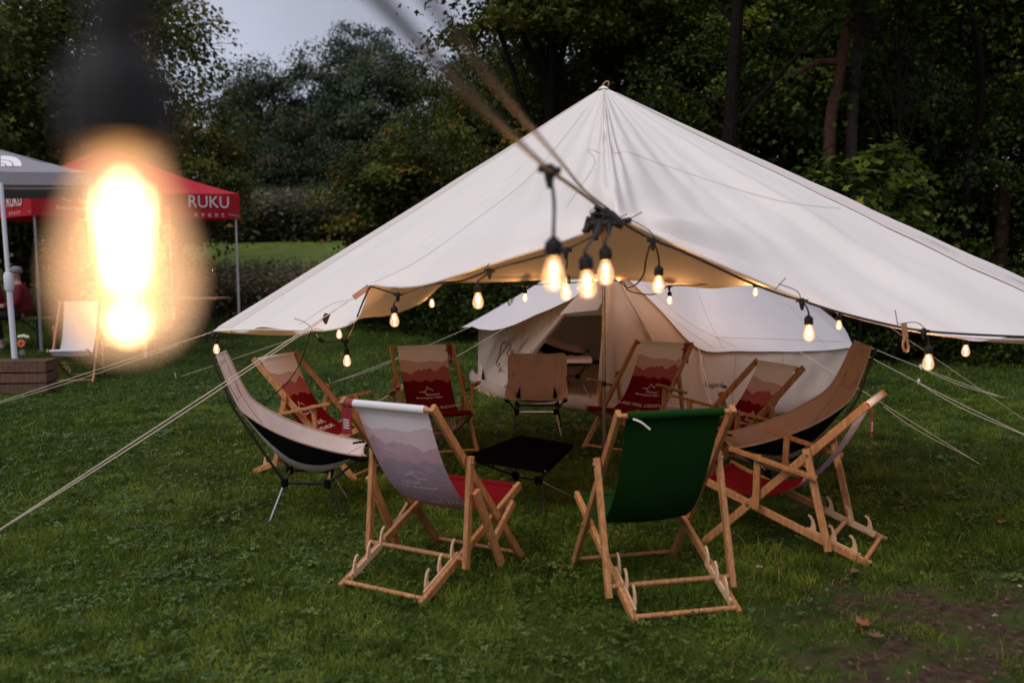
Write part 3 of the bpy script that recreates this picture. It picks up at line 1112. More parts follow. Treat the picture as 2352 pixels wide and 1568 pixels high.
# ------------------------------------------------------------------ bell tent
TC = Vector((1.8, 12.45, 0))
tent = thing('bell_tent', 'cream canvas bell tent with an open A-frame door', 'tent', TC)
APEX = at(1580, 414, 12.3)
PEAK = at(1396, 601, 10.35)
roof_px = [(1085, 750, 12.1), (1105, 756, 11.7), (1140, 757, 11.3), (1185, 744, 11.05), (1230, 723, 10.9), (1310, 688, 10.6), (1352, 652, 10.45)]
roofL = [at(*p) for p in roof_px]
roofR = [at(*p) for p in [(1440, 638, 10.3), (1520, 716, 10.2), (1605, 800, 10.1), (1700, 806, 10.2), (1800, 807, 10.5), (1885, 805, 11.0), (1962, 798, 11.7)]]
back = []
for k in range(0, 13):
    a = math.radians(-8 + (188 + 12) * k / 12)
    back.append(Vector((TC.x + 2.45 * math.cos(a), TC.y + 2.45 * math.sin(a), 0.70)))
roof_front = spline(roofL, 5) + spline([PEAK] + roofR, 5)
roof_back = spline([roofR[-1]] + back[1:-1] + [roofL[0]], 4)


def fan(apex, curve, nt, sag, wr=0.0, seed=1):
    n = len(curve) - 1

    def fn(u, v):
        i = min(int(u * n + 1e-6), n)
        p = apex.lerp(curve[i], v)
        s = sag * 4 * v * (1 - v)
        w = wr * noise1(u * 26, seed) * v * (1.2 - v)
        return p - Vector((0, 0, s - w))
    return MB().grid(fn, n, nt)


roof = fan(APEX, roof_front, 12, 0.07, 0.03, 2).build('roof_front', TENT_CANVAS, tent, org=TC)
fan(APEX, roof_back, 8, 0.08, 0.03, 3).build('roof_back', TENT_CANVAS, tent, org=TC)
# ground line of the wall
gl_px = [(1093, 876), (1122, 897), (1160, 912)]
wallL_bot = [gnd(1096, 868), gnd(1118, 890), gnd(1140, 906)]
wallL_top = [p + Vector((0.03, 0.05, 0.02)) for p in spline([at(1126, 758, 11.5)] + roofL[2:] + [PEAK], 5)]
wb_ = spline([gnd(1092, 872), gnd(1100, 882), gnd(1120, 895), gnd(1141, 905)], 4)


def ruled(top, bot, nt, wr, seed, bulge=0.0):
    n = 40

    def samp(c, u):
        f = u * (len(c) - 1)
        i = min(int(f), len(c) - 2)
        return c[i].lerp(c[i + 1], f - i)

    def fn(u, v):
        p = samp(top, u).lerp(samp(bot, u), v)
        w = wr * (noise1(u * 9 + v * 1.5, seed) + 0.6 * noise1(u * 21 - v * 2.0, seed + 3)) * math.sin(math.pi * min(1, v * 1.05)) ** 0.6
        return p + Vector((0.2, -1, 0)) * (w + bulge * math.sin(math.pi * v))
    return MB().grid(fn, n, nt)


door_foot_l = gnd(1152, 909)
wall_left = ruled(wallL_top, spline([gnd(1092, 872), gnd(1104, 884), gnd(1126, 898), door_foot_l], 5), 18, 0.035, 5).build('wall_panel', TENT_WALL_SHADED, tent, org=TC)
wallR_top = [p + Vector((0, 0.06, 0.02)) for p in spline([PEAK] + roofR, 5)]
gR = [gnd(1369, 943), gnd(1480, 955), gnd(1600, 958), gnd(1720, 955), gnd(1820, 946), gnd(1905, 928)]
wall_right = ruled(wallR_top, spline(gR, 6), 18, 0.04, 8).build('wall_panel', TENT_WALL_SHADED, tent, org=TC)
wb_top = [wallR_top[-1]] + [p + (Vector((TC.x, TC.y, p.z)) - p).normalized() * 0.16 for p in roof_back[3:-6]] + [wallL_top[0]]
cB = [Vector((TC.x + 2.3 * math.cos(math.radians(-15 + 215 * k / 14)), TC.y + 2.3 * math.sin(math.radians(-15 + 215 * k / 14)), 0.0)) for k in range(15)]
for p in cB:
    p.z = gz(p.x, p.y)
ruled(wb_top, [gR[-1]] + cB + [gnd(1092, 872)], 10, 0.03, 11).build('wall_back', TENT_WALL_SHADED, tent, org=TC)
# mud skirt round the foot
sk_curve = spline([gnd(1088, 868), gnd(1094, 880), gnd(1110, 893), gnd(1150, 911), gnd(1220, 926), gnd(1300, 936), gnd(1369, 945), gnd(1480, 957), gnd(1600, 961), gnd(1720, 958), gnd(1820, 949), gnd(1905, 932)], 5)


def skirt_fn(u, v):
    f = u * (len(sk_curve) - 1)
    i = min(int(f), len(sk_curve) - 2)
    p = sk_curve[i].lerp(sk_curve[i + 1], f - i)
    out = (p - Vector((TC.x, TC.y, p.z))).normalized()
    prof = [(0.0, 0.13), (0.035, 0.12), (0.06, 0.07), (0.065, 0.02), (0.05, -0.01)]
    g = v * (len(prof) - 1)
    j = min(int(g), len(prof) - 2)
    o = prof[j][0] + (prof[j + 1][0] - prof[j][0]) * (g - j)
    h = prof[j][1] + (prof[j + 1][1] - prof[j][1]) * (g - j)
    return p + out * (o + 0.012 * noise1(u * 30, 4)) + Vector((0, 0, h * (0.9 + 0.35 * noise1(u * 14, 6))))


MB().grid(skirt_fn, 90, 8).build('mud_skirt', TENT_SKIRT, tent, org=TC)
MB().lathe([(0.0, 0.03), (2.28, 0.03), (2.32, 0.0)], (TC.x, TC.y, 0.0), 40).build('groundsheet', GROUNDSHEET, tent, org=TC)
# A-frame poles in sleeves, centre pole
MB().tube([PEAK + Vector((-0.02, -0.04, 0.0)), door_foot_l + Vector((0, -0.05, 0.05))], 0.021, 10).build('door_pole', TENT_SKIRT, tent, org=TC)
MB().tube([PEAK + Vector((0.02, -0.05, 0.0)), gnd(1584, 952) + Vector((0, -0.03, 0.05))], 0.02, 10).build('door_pole', TENT_WALL_SHADED, tent, org=TC)
MB().tube([Vector((APEX.x, APEX.y, 0.02)), APEX - Vector((0, 0, 0.03))], 0.022, 10).build('centre_pole', POLE_METAL, tent, org=TC)
# inner flap hanging in the top of the doorway and the rolled edge of the right door
fl = [PEAK + Vector((0, 0.08, -0.02)), at(1285, 722, 10.55), at(1330, 716, 10.55), at(1372, 712, 10.55), at(1385, 690, 10.5)]
MB().add(fl, [(0, 1, 2, 3, 4)])
b = MB()
b.add(fl, [(0, 1, 2, 3, 4)])
b.build('door_flap', TENT_CANVAS, tent, org=TC)
edge_pts = spline([at(1397, 640, 10.28), at(1398, 700, 10.25), at(1394, 790, 10.2), at(1384, 880, 10.15), gnd(1372, 940)], 6)
MB().tube(edge_pts, [0.018 + 0.006 * noise1(i * 0.9, 2) for i in range(len(edge_pts))], 8).build('door_edge', TENT_WALL_SHADED, tent, org=TC)
# seams, prints
bw = bvh_of(wall_left)
bw2 = bvh_of(wall_right)
brf = bvh_of(roof)


def surf_line(bvh, px, r, name, m, parent, org, n=8, off=0.004):
    pts = [on_surface(bvh, p[0], p[1], off) for p in [tuple(v)[:2] for v in spline([(a, c, 0) for a, c in px], n)]]
    pts = [p for p in pts if p is not None]
    if len(pts) > 1:
        return MB().tube(pts, r, 5).build(name, m, parent, org=org)


def surf_text(bvh, body, size, cx, cy, rot, name, m, parent, org, flipx=False, sx=1.0):
    vs, fs = text_geo(body, 1.0)
    c, s = math.cos(rot), math.sin(rot)
    out = []
    for v in vs:
        x, y = v.x * size * sx * (-1 if flipx else 1), v.y * size
        p = on_surface(bvh, cx + x * c - y * s, cy - (x * s + y * c), 0.009)
        if p is None:
            return None
        out.append(p)
    b = MB()
    b.add(out, fs)
    return b.build(name, m, parent, smooth=False, org=org)


for k, px in enumerate([[(1266, 712), (1262, 780), (1255, 840), (1250, 915)], [(1205, 745), (1196, 800), (1190, 860)]]):
    surf_line(bw, px, 0.0025, 'wall_seam', SEAM, tent, TC)
for px in [[(1690, 812), (1686, 870), (1680, 950)], [(1800, 812), (1790, 880), (1782, 945)]]:
    surf_line(bw2, px, 0.0025, 'wall_seam', SEAM, tent, TC)
for px in [[(1462, 660), (1540, 730), (1640, 800)], [(1600, 665), (1625, 730), (1660, 800)], [(1810, 700), (1850, 745), (1900, 800)], [(1480, 655), (1580, 740), (1690, 798)], [(1640, 775), (1750, 778), (1860, 782), (1945, 785)]]:
    surf_line(brf, px, 0.0011, 'roof_seam', SEAM, tent, TC)
bear = [[(1157, 785), (1162, 783), (1168, 787), (1172, 792), (1174, 798), (1171, 803), (1168, 806), (1166, 812), (1168, 820), (1172, 826), (1173, 832)],
        [(1157, 785), (1153, 790), (1150, 800), (1148, 812), (1145, 822), (1141, 830), (1140, 838), (1143, 841), (1146, 836), (1148, 832)],
        [(1148, 832), (1149, 842), (1147, 850), (1146, 853), (1150, 853), (1151, 846)], [(1157, 785), (1158, 788), (1161, 788)], [(1151, 846), (1155, 852), (1160, 853)]]
for ln in bear:
    surf_line(bw, ln, 0.0035, 'bear_emblem', INK, tent, TC, 3)
surf_text(bw, 'nordisk', 17, 1178, 828, -math.pi / 2, 'lettering', INK, tent, TC)
surf_text(bw2, 'Asgard', 16, 1638, 884, 0.0, 'lettering', INK, tent, TC)
p4 = [on_surface(bw2, *q, 0.005) for q in [(1659, 885), (1669, 885), (1669, 891), (1659, 891)]]
b = MB(); b.add(p4, [(0, 1, 2, 3)]); b.build('flag_emblem', INK, tent, org=TC, smooth=False)

# ------------------------------------------------------------------ tarp with its pole
POLE_Y = 7.7
pb_ = at(1378, 1072, POLE_Y)
TOP = at(1386, 201, POLE_Y)
tarp_org = Vector((TOP.x, TOP.y, 0))
tarp = thing('tarp', 'large cream canvas tarp stretched to a high peak over the chairs', 'tarp', tarp_org)
front_px = [(490, 760, 8.3), (600, 757, 7.5), (700, 759, 6.9), (762, 757, 6.6), (815, 738, 6.45), (838, 700, 6.35), (848, 657, 6.3), (905, 659, 6.0), (980, 653, 5.6), (1110, 612, 5.1), (1250, 569, 4.8), (1340, 536, 4.65), (1395, 513, 4.6), (1432, 507, 4.58),
            (1470, 522, 4.6), (1540, 556, 4.6), (1700, 627, 4.7), (1850, 690, 4.9), (2000, 738, 5.0), (2150, 768, 5.1), (2300, 779, 5.2), (2450, 779, 5.4), (2634, 768, 5.9)]
back_px = [(490, 760, 8.3), (600, 768, 8.8), (700, 764, 9.2), (825, 731, 9.5), (900, 722, 9.6), (975, 690, 9.7), (1000, 652, 9.75), (1100, 648, 9.85), (1190, 645, 9.9), (1310, 640, 9.9), (1430, 641, 9.9), (1560, 655, 9.8), (1640, 661, 9.7), (1740, 655, 9.5),
           (1860, 694, 9.0), (1950, 726, 8.4), (2080, 756, 7.6), (2250, 781, 6.7), (2450, 790, 6.2), (2634, 768, 5.9)]
Fc = spline([at(*p) for p in front_px], 10)
Bc = spline([at(*p) for p in back_px], 8)
iF = 13 * 10  # index of the raised front point on the curve
NF = len(Fc) - 1


FPT = Fc[iF]
UPS = (TOP - FPT).normalized()
SIDE = Vector((1, 0, 0))


def canopy_front(u, v):
    i = min(int(u * NF + 1e-6), NF)
    p = TOP.lerp(Fc[i], v)
    n = Vector((0, -0.45, 0.9))
    d = (i - iF) / 10.0
    bell = math.sin(math.pi * v)
    edge = min(u, 1 - u)
    s = -0.10 * bell * min(1, edge * 3.5)
    # folds gathered from the raised front point and from the top
    q = p - FPT
    r = q.length
    th = math.atan2(q.dot(SIDE), q.dot(UPS))
    ef = min(1.0, (1.0 - v) / 0.14)
    s += ef * 0.075 * math.cos(th * 10.0 + 0.5 * math.sin(r * 3)) * math.exp(-r / 1.25) * min(1, r / 0.5) * (0.6 + 0.4 * math.cos(th))
    s += ef * 0.022 * math.cos(th * 17.0 + 1.0) * math.exp(-r / 0.8) * min(1, r / 0.4)
    s += 0.026 * math.cos(d * 5.2 + 0.8) * math.exp(-(d / 5.0) ** 2) * (1 - v) * v * 2.0
    s += 0.010 * math.cos(i * 0.55 + 2 * noise1(i * 0.05, 8)) * math.exp(-(1 - v) / 0.07) * min(1, (1 - v) / 0.02) + 0.016 * abs(noise1(u * 22 + v * 7, 12)) * bell
    # long tension folds running to the two low corners
    cl = math.exp(-(u / 0.16) ** 2)
    cr = math.exp(-((1 - u) / 0.16) ** 2)
    s += (0.028 * math.sin(u * 105 + 2.2 * v) + 0.011 * math.sin(u * 190)) * cl * min(1, v * 1.6) * min(1, u * 25)
    s += (0.024 * math.sin((1 - u) * 84 + 1.6 * v) + 0.008 * math.sin(u * 160)) * cr * min(1, v * 1.6) * min(1, (1 - u) * 25)
    s += 0.010 * noise1(u * 14 + v * 3, 3) * bell + 0.006 * noise1(u * 40 - v * 6, 5) * bell
    # rolled band along the ridges
    s -= 0.012 * math.exp(-((u - 0.012) / 0.012) ** 2) * bell + 0.016 * math.exp(-((1 - u - 0.02) / 0.016) ** 2) * bell
    return p + n * s


def canopy_back(u, v):
    n = len(Bc) - 1
    i = min(int(u * n + 1e-6), n)
    p = TOP.lerp(Bc[i], v)
    bell = math.sin(math.pi * v)
    s = 0.10 * bell * min(1, min(u, 1 - u) * 4) + 0.018 * math.cos(u * 46) * v * (1.1 - v) * 3 * min(1, min(u, 1 - u) * 6)
    return p - Vector((0, 0.3, 0.95)) * s


cf = MB().grid(canopy_front, NF, 70).build('front_panel', CANVAS, tarp, org=tarp_org, angle=80)
cbk = MB().grid(canopy_back, len(Bc) - 1, 30).build('back_panel', CANVAS, tarp, org=tarp_org, angle=80)
bt = bvh_of(cf)
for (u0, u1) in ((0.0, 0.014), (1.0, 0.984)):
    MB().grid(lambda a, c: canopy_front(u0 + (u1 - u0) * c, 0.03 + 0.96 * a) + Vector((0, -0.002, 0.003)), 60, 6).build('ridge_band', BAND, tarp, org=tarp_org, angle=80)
MB().tube(Fc, 0.006, 6).build('hem', CANVAS, tarp, org=tarp_org)
MB().tube(Bc, 0.006, 6).build('hem', CANVAS, tarp, org=tarp_org)
for px in [[(1352, 245), (1225, 400), (1080, 515), (960, 600), (860, 650)], [(1400, 330), (1412, 352), (1440, 350), (1500, 372), (1560, 392), (1700, 438), (1820, 468), (1930, 480)], [(1300, 480), (1365, 380), (1350, 345), (1380, 352)], [(690, 745), (760, 700), (800, 690)]]:
    surf_line(bt, px, 0.0010, 'seam', SEAM, tarp, tarp_org, 10)
# reinforced patch and lettering on the left corner, leather loops
surf_text(bt, 'nordisk', 20, 566, 713, math.radians(28.5) + math.pi, 'lettering', INK, tarp, tarp_org, sx=1.1)
MB().tube(spline([TOP + Vector((-0.015, 0, -0.01)), TOP + Vector((0.005, 0, 0.03)), TOP + Vector((0.03, 0, 0.045)), TOP + Vector((0.042, 0, 0.03)), TOP + Vector((0.036, 0.01, 0.012))], 5), 0.007, 8).build('top_loop', LEATHER, tarp, org=tarp_org)
MB().lathe([(0.0, 0.012), (0.022, 0.004), (0.045, -0.016)], TOP + Vector((0, -0.01, 0.0)), 14).build('peak_cap', CANVAS, tarp, org=tarp_org)


def strap(p, q, w, name='strap', m=LEATHER, parent=tarp, org=tarp_org):
    MB().bar(p, q, w, 0.004, up=(0, -1, 0.2)).build(name, m, parent, org=org)


strap(at(2076, 742, 4.95), at(2080, 775, 4.95), 0.028)
loop = [at(2079, 773, 4.95), at(2074, 790, 4.95), at(2077, 804, 4.95), at(2083, 806, 4.95), at(2086, 796, 4.95), at(2082, 776, 4.95)]
MB().tube(spline(loop, 4), 0.007, 6).build('strap_loop', LEATHER, tarp, org=tarp_org)
strap(at(848, 658, 6.28), at(812, 684, 6.25), 0.035)
pole = thing('tarp_pole', 'thin metal pole standing under the tarp peak', 'pole', (TOP.x, TOP.y, 0))
MB().tube([(TOP.x, TOP.y, 0), (TOP.x, TOP.y, 1.25)], 0.016, 12).build('lower_tube', POLE_METAL, pole, org=(TOP.x, TOP.y, 0))
MB().tube([(TOP.x, TOP.y, 1.25), (TOP.x, TOP.y, TOP.z - 0.02)], 0.0145, 12).build('upper_tube', POLE_METAL, pole, org=(TOP.x, TOP.y, 0))
MB().tube([(TOP.x, TOP.y, 0.60), (TOP.x, TOP.y, 0.64)], 0.018, 12).build('joint_collar', BLACK_METAL, pole, org=(TOP.x, TOP.y, 0))

# ------------------------------------------------------------------ guy ropes


def rope(label, a, c, double=None, sag=0.02, r=0.0028, slider=None, cat='rope', peg=True):
    """rope from a to the ground at c; double=(fraction where the return strand starts)"""
    a, c = Vector(a), Vector(c)
    t = thing('guy_rope', label, cat, c, 0, 'guy ropes of the tarp and tent')
    n = 10
    pts = [a.lerp(c, i / n) - Vector((0, 0, sag * 4 * (i / n) * (1 - i / n))) for i in range(n + 1)]
    MB().tube(pts, r, 6).build('rope_strand', ROPE, t, org=c)
    if double is not None:
        s = a.lerp(c, double)
        side = (c - a).cross(Vector((0, 0, 1))).normalized() * 0.02
        pts = [s.lerp(c, i / n) + (side + Vector((0, 0, -0.03))) * math.sin(math.pi * min(1, 0.15 + i / n)) - Vector((0, 0, sag * 3 * (i / n) * (1 - i / n))) for i in range(n + 1)]
        MB().tube(pts, r, 6).build('rope_strand', ROPE, t, org=c)
        d = (c - a).normalized()
        MB().prism([s + Vector((0, 0, 0.022)), s - d * 0.03 + Vector((0, 0, 0.0)), s + Vector((0, 0, -0.045)), s + d * 0.02 + Vector((0, 0, 0.0))], Vector((0.012, 0.008, 0))).build('slider', slider or RUBBER, t, org=c, smooth=False)
    if peg:
        up = (a - c)
        up.z = 0
        up = up.normalized() if up.length > 0 else Vector((0, 1, 0))
        MB().tube([c + Vector((0, 0, -0.08)) + up * 0.03, c + Vector((0, 0, 0.07)) - up * 0.03], 0.006, 6).build('peg', SILVER, t, org=c)
    return t


rope('double guy rope with a dark slider running from the tarp front to the lower left', at(812, 684, 6.25), gnd(-260, 1386), 0.08, 0.0, 0.0035)
rope('double guy rope from the left tarp corner across the wooden crate', at(488, 762, 8.3), gnd(-150, 972), 0.1, 0.0)
rope('thin guy rope passing behind the left tarp corner to a peg on the lawn', at(985, 664, 9.75), gnd(404, 868), None, 0.02)
rope('double guy rope from the left tent eave down behind the LIEGST DU RICHTIG chair', at(1084, 749, 12.1), gnd(760, 880), 0.45, 0.02, 0.0026, WHITE_POST)
rope('guy rope from the tent left eave passing just left of the bear emblem', at(1160, 753, 11.2), gnd(745, 985), 0.62, 0.02, 0.0026, WHITE_POST)
rope('upper double guy rope from the right tent eave to the far right lawn', at(1962, 782, 11.8), gnd(2322, 919), 0.45, 0.02, 0.0026, WHITE_POST)
rope('lower guy rope from the right tent eave out past the right edge', at(1960, 799, 11.7), gnd(2400, 1020), 0.42, 0.02, 0.0026, WHITE_POST)
rope('guy rope from the tent eave to a peg right of the brown high back chair', at(1837, 808, 10.7), gnd(2258, 1070), 0.55, 0.0, 0.0026)
rope('thin dark guy rope of the tarp crossing the right bulbs', at(2040, 748, 8.2), gnd(2420, 1010), None, 0.0, 0.002)
rope('short white cord from the tent eave straight down by the Asgard print', at(1605, 801, 10.1), gnd(1642, 962), 0.12, 0.0, 0.004, WHITE_POST)

# ------------------------------------------------------------------ deck chairs
PROF = dict(Lb=1.198, Lbx=.355, Lr=.685, Ls=.965, La=.80, Lp=.473, ext=.042)
GPROF = dict(Lb=1.165, Lbx=.335, Lr=.719, Ls=.982, La=.811, Lp=.560, ext=.050)


def profile(P, D):
    c = (P['Lbx'] ** 2 - P['Lr'] ** 2 + D * D) / (2 * D)
    xz = math.sqrt(P['Lbx'] ** 2 - c * c)
    X = Vector((-c, xz)); bf = Vector((0, 0)); sr = Vector((-D, 0))
    db = (X - bf) / P['Lbx']; ds = (X - sr) / P['Lr']
    bt_ = bf + db * P['Lb']; st = sr + ds * P['Ls']; pt = bf + db * P['La']
    nrm = Vector((-ds.y, ds.x))
    if nrm.y < 0:
        nrm = -nrm
    o = sr + nrm * 0.011
    q = pt - o
    bb = q.dot(ds)
    n = bb - math.sqrt(max(bb * bb - (q.dot(q) - P['Lp'] ** 2), 1e-6))
    pd = o + ds * n
    dp = (pd - pt) / P['Lp']
    return dict(bf=bf, bt=bt_, sr=sr, st=st, pt=pt, pd=pd, pb=pd + dp * P['ext'], x=X, ds=ds, db=db, nrm=nrm, n=n)


def deck_chair(label, x, y, yaw, D, cloth=PRINT, P=PROF, arms='up', lines=(), logo=True, tagside=None, ghost=False, halfw=0.222, ztie=False):
    z0 = gz(x, y)
    t = thing('deck_chair', label, 'deck chair', (x, y, z0), yaw, 'deck chairs on the lawn')
    q = profile(P, D)
    # local frame: +x forward (sitting direction), +y left
    V3 = lambda p, w, dz=0.0: Vector((p[0], -w, p[1] + 0.018 + dz))
    wbk, wst, wpr = 0.275, 0.247, 0.306
    for s in (1, -1):
        MB().bar(V3(q['bf'], s * wbk, -.01), V3(q['bt'], s * wbk), 0.024, 0.042, up=(0, 1, 0) if False else (1, 0, 0.6)).build('back_rail', BEECH, t)
        MB().bar(V3(q['sr'], s * wst, -.01), V3(q['st'], s * wst), 0.024, 0.040, up=(-0.5, 0, 1)).build('seat_rail', BEECH, t)
        MB().bar(V3(q['pt'] + (q['pt'] - q['pd']).normalized() * 0.03, s * wpr), V3(q['pb'], s * wpr), 0.026, 0.038, up=(1, 0, 0.2)).build('prop_leg', BEECH, t)
        # plywood rack of three hooks on the inside of the seat rail
        h = MB()
        for k in range(3):
            c0 = q['sr'] + q['ds'] * (0.10 + 0.115 * k) + q['nrm'] * 0.018
            path = []
            for (u, v, w) in [(0.0, -0.022, 0.04), (0.0, 0.006, 0.032), (0.006, 0.024, 0.020), (0.018, 0.044, 0.014), (0.034, 0.058, 0.011), (0.050, 0.060, 0.009)]:
                path.append((c0 + q['ds'] * u + q['nrm'] * v, w))
            L_, R_ = [], []
            for i, (pp, w) in enumerate(path):
                d = (path[min(i + 1, 5)][0] - path[max(i - 1, 0)][0]).normalized()
                nn = Vector((-d.y, d.x)) * w / 2
                L_.append(pp + nn); R_.append(pp - nn)
            wi = s * (wst - 0.020)
            for i in range(5):
                quad = [V3(L_[i], wi), V3(L_[i + 1], wi), V3(R_[i + 1], wi), V3(R_[i], wi)]
                h.prism(quad, (0, s * 0.009, 0))
        h.bar(V3(q['sr'] + q['ds'] * 0.06, s * (wst - 0.0175)), V3(q['sr'] + q['ds'] * 0.36, s * (wst - 0.0175)), 0.010, 0.034, up=(-0.5, 0, 1))
        h.build('hook_rack', PALE_PLY, t, smooth=False)
        for pp, w in ((q['pt'], wpr + 0.014), (q['x'], wbk + 0.013)):
            MB().tube([V3(pp, s * w), V3(pp, s * (w + 0.007))], 0.009, 10).build('bolt', BOLT, t)
        if arms == 'up':
            a0, a1 = q['pt'] + (q['pd'] - q['pt']).normalized() * 0.12, Vector((-0.17, 0.555))
            am = MB().bar(V3(a0 + Vector((-0.03, 0)), s * (wpr + 0.028)), V3(a1, s * (wpr + 0.028)), 0.040, 0.022, up=(0, 0, 1)).build('armrest', BEECH, t)
            f = a0.lerp(a1, 0.66)
            MB().bar(V3(f, s * (wpr + 0.008), 0.015), V3(q['x'] + Vector((-0.05, -0.015)), s * (wpr - 0.002)), 0.022, 0.036, up=(1, 0, 0.1)).build('arm_post', BEECH, am)
            MB().tube([V3(f, s * (wpr + 0.02), -0.01), V3(f, s * (wpr + 0.052), -0.01)], 0.007, 8).build('bolt', BOLT, am)
        elif arms == 'down':
            am = MB().bar(V3(Vector((-0.52, 0.47)), s * (wpr + 0.030)), V3(Vector((-0.30, 0.05)), s * (wpr + 0.030)), 0.024, 0.045, up=(1, 0, 0.4)).build('armrest', BEECH, t)
            MB().bar(V3(Vector((-0.14, 0.33)), s * (wpr + 0.006)), V3(Vector((-0.36, 0.15)), s * (wpr + 0.006)), 0.022, 0.036, up=(-0.5, 0, 1)).build('arm_post', BEECH, am)
    tb = q['bt'] - q['db'] * 0.022
    sb = q['st'] - q['ds'] * 0.022
    for p, w, r, nm in ((tb, wbk - 0.010, 0.013, 'top_bar'), (sb, wst - 0.010, 0.013, 'seat_bar'), (q['bf'] + q['db'] * 0.03, wbk - 0.010, 0.011, 'foot_bar'), (q['sr'] + q['ds'] * 0.03, wst - 0.010, 0.012, 'rear_bar'), (q['pd'], wpr - 0.010, 0.012, 'prop_bar')):
        MB().tube([V3(p, -w), V3(p, w)], r, 10).build(nm, BEECH, t)
    # sling cloth
    A, C = Vector(tb) + Vector((0.012, 0.012)), Vector(sb) + Vector((0.004, 0.016))
    ch = C - A
    P1 = A + Vector((0.20 * ch.x, 0.77 * ch.y))
    P2 = A + Vector((0.50 * ch.x, 1.49 * ch.y))
    cur = [A * (1 - s) ** 3 + P1 * 3 * s * (1 - s) ** 2 + P2 * 3 * s * s * (1 - s) + C * s ** 3 for s in [i / 60 for i in range(61)]]
    ln = [0]
    for i in range(60):
        ln.append(ln[-1] + (cur[i + 1] - cur[i]).length)
    tot = ln[-1]

    def on(v):
        """v=1 at the top bar, 0 at the seat bar"""
        d = (1 - max(0.0, min(1.0, v))) * tot
        for i in range(60):
            if ln[i + 1] >= d:
                f = (d - ln[i]) / (ln[i + 1] - ln[i])
                p = cur[i].lerp(cur[i + 1], f)
                tg = (cur[i + 1] - cur[i]).normalized()
                return p, Vector((-tg.y, tg.x))
        return cur[-1], Vector((0, 1))

    def cloth_pt(u, v, off=0.0):
        p, n = on(v)
        if n.x + n.y < 0:
            n = -n
        w = (0.5 - u) * 2 * halfw
        pinch = 1 - 0.05 * math.sin(math.pi * v)
        sag = -0.020 * math.sin(math.pi * v) * (1 - (2 * u - 1) ** 2) + 0.003 * noise1(u * 5 + v * 3, x) * math.sin(math.pi * v)
        p = p + n * (sag + off)
        return V3(p, w * pinch)
    b = MB().grid(lambda u, v: cloth_pt(u, v), 12, 40, uv=True)
    b.tube([V3(tb, -halfw), V3(tb, halfw)], 0.0205, 14)
    b.tube([V3(sb, -halfw), V3(sb, halfw)], 0.0195, 14)
    f = b.build('sling', cloth, t, angle=60)
    # uv of the sleeves: top one white, seat one dark
    if f.data.uv_layers:
        l = f.data.uv_layers[0].data
        ng = 13 * 41
        for lp in f.data.loops:
            if lp.vertex_index >= ng:
                l[lp.vertex_index * 0 + lp.index].uv = (0.5, 0.99 if lp.vertex_index < ng + 28 else 0.02)
    if cloth is PRINT:
        MB().bar(cloth_pt(0.02, 0.945, 0.002), cloth_pt(0.98, 0.945, 0.002), 0.002, 0.002).build('stitching', GHOST_INK, f)

    def put(vs, fs, cu, cv, sc, name, m, off=0.0022):
        o = []
        for p in vs:
            o.append(cloth_pt(cu + p.x * sc / (2 * halfw), cv + p.y * sc / tot, off))
        bb = MB()
        bb.add(o, fs)
        bb.build(name, m, f, smooth=False)
    sides = [(WHITE_INK, 0.0022)] + ([(GHOST_INK, -0.0022)] if ghost else [])
    for m, off in sides:
        if logo:
            sq = [(-1.15, -0.02), (-1.28, 0.06), (-1.15, 0.13), (-0.85, 0.1), (-0.55, -0.02), (-0.25, -0.03)]
            mt = [(-0.7, 0.08), (-0.45, 0.3), (-0.25, 0.42), (-0.1, 0.85), (0.0, 0.9), (0.1, 0.62), (0.3, 0.5), (0.4, 0.58), (0.52, 0.5), (0.7, 0.3), (0.8, 0.2)]
            for pl in (sq, mt):
                vs, fs = ribbon([tuple(v)[:2] for v in spline([(a, c, 0) for a, c in pl], 4)], 0.07)
                put(vs, fs, 0.5, 0.600, 0.060, 'mountain_emblem', m, off)
            vs, fs = text_geo('Naturpark', 1.0)
            put(vs, fs, 0.58, 0.578, 0.031, 'lettering', m, off)
            vs, fs = text_geo('Ammergauer Alpen', 1.0)
            put(vs, fs, 0.5, 0.548, 0.031, 'lettering', m, off)
        for body, cv, size, cu in lines:
            vs, fs = text_geo(body, 1.0)
            put(vs, fs, cu, cv, size, 'lettering', m, off)
    if tagside:
        w = tagside * (halfw + 0.012)
        MB().tube([V3(tb, w - 0.022), V3(tb, w + 0.022)], 0.023, 12).build('tag_strap', RED_STRAP, t)
        fx = -0.035 if ghost else 0.035
        c0 = V3(tb + Vector((fx, -0.02)), w)
        c1 = V3(tb + Vector((fx, -0.15)), w)
        g = MB().bar(c0, c1, 0.062, 0.003, up=(1, 0, 0)).build('hang_tag', RED_TAG, t)
        for i in range(4):
            cc = c0.lerp(c1, 0.45 + 0.1 * i) + Vector((0.003 if fx > 0 else -0.003, 0, 0))
            MB().bar(cc + Vector((0, -0.018, 0)), cc + Vector((0, 0.018, 0)), 0.002, 0.004, up=(0, 0, 1)).build('print_line', WHITE_INK, g)
        MB().tube([V3(tb, w), c0], 0.002, 5).build('tag_cord', RED_STRAP, t)
    if ztie:
        p = V3(tb + Vector((-0.024, -0.01)), -(halfw - 0.02) * -1 * -1)
        MB().tube(spline([p, p + Vector((-0.02, -0.03, -0.012)), p + Vector((-0.03, -0.07, -0.045))], 4), 0.004, 6).build('cable_tie', WHITE_INK, t)
    return t


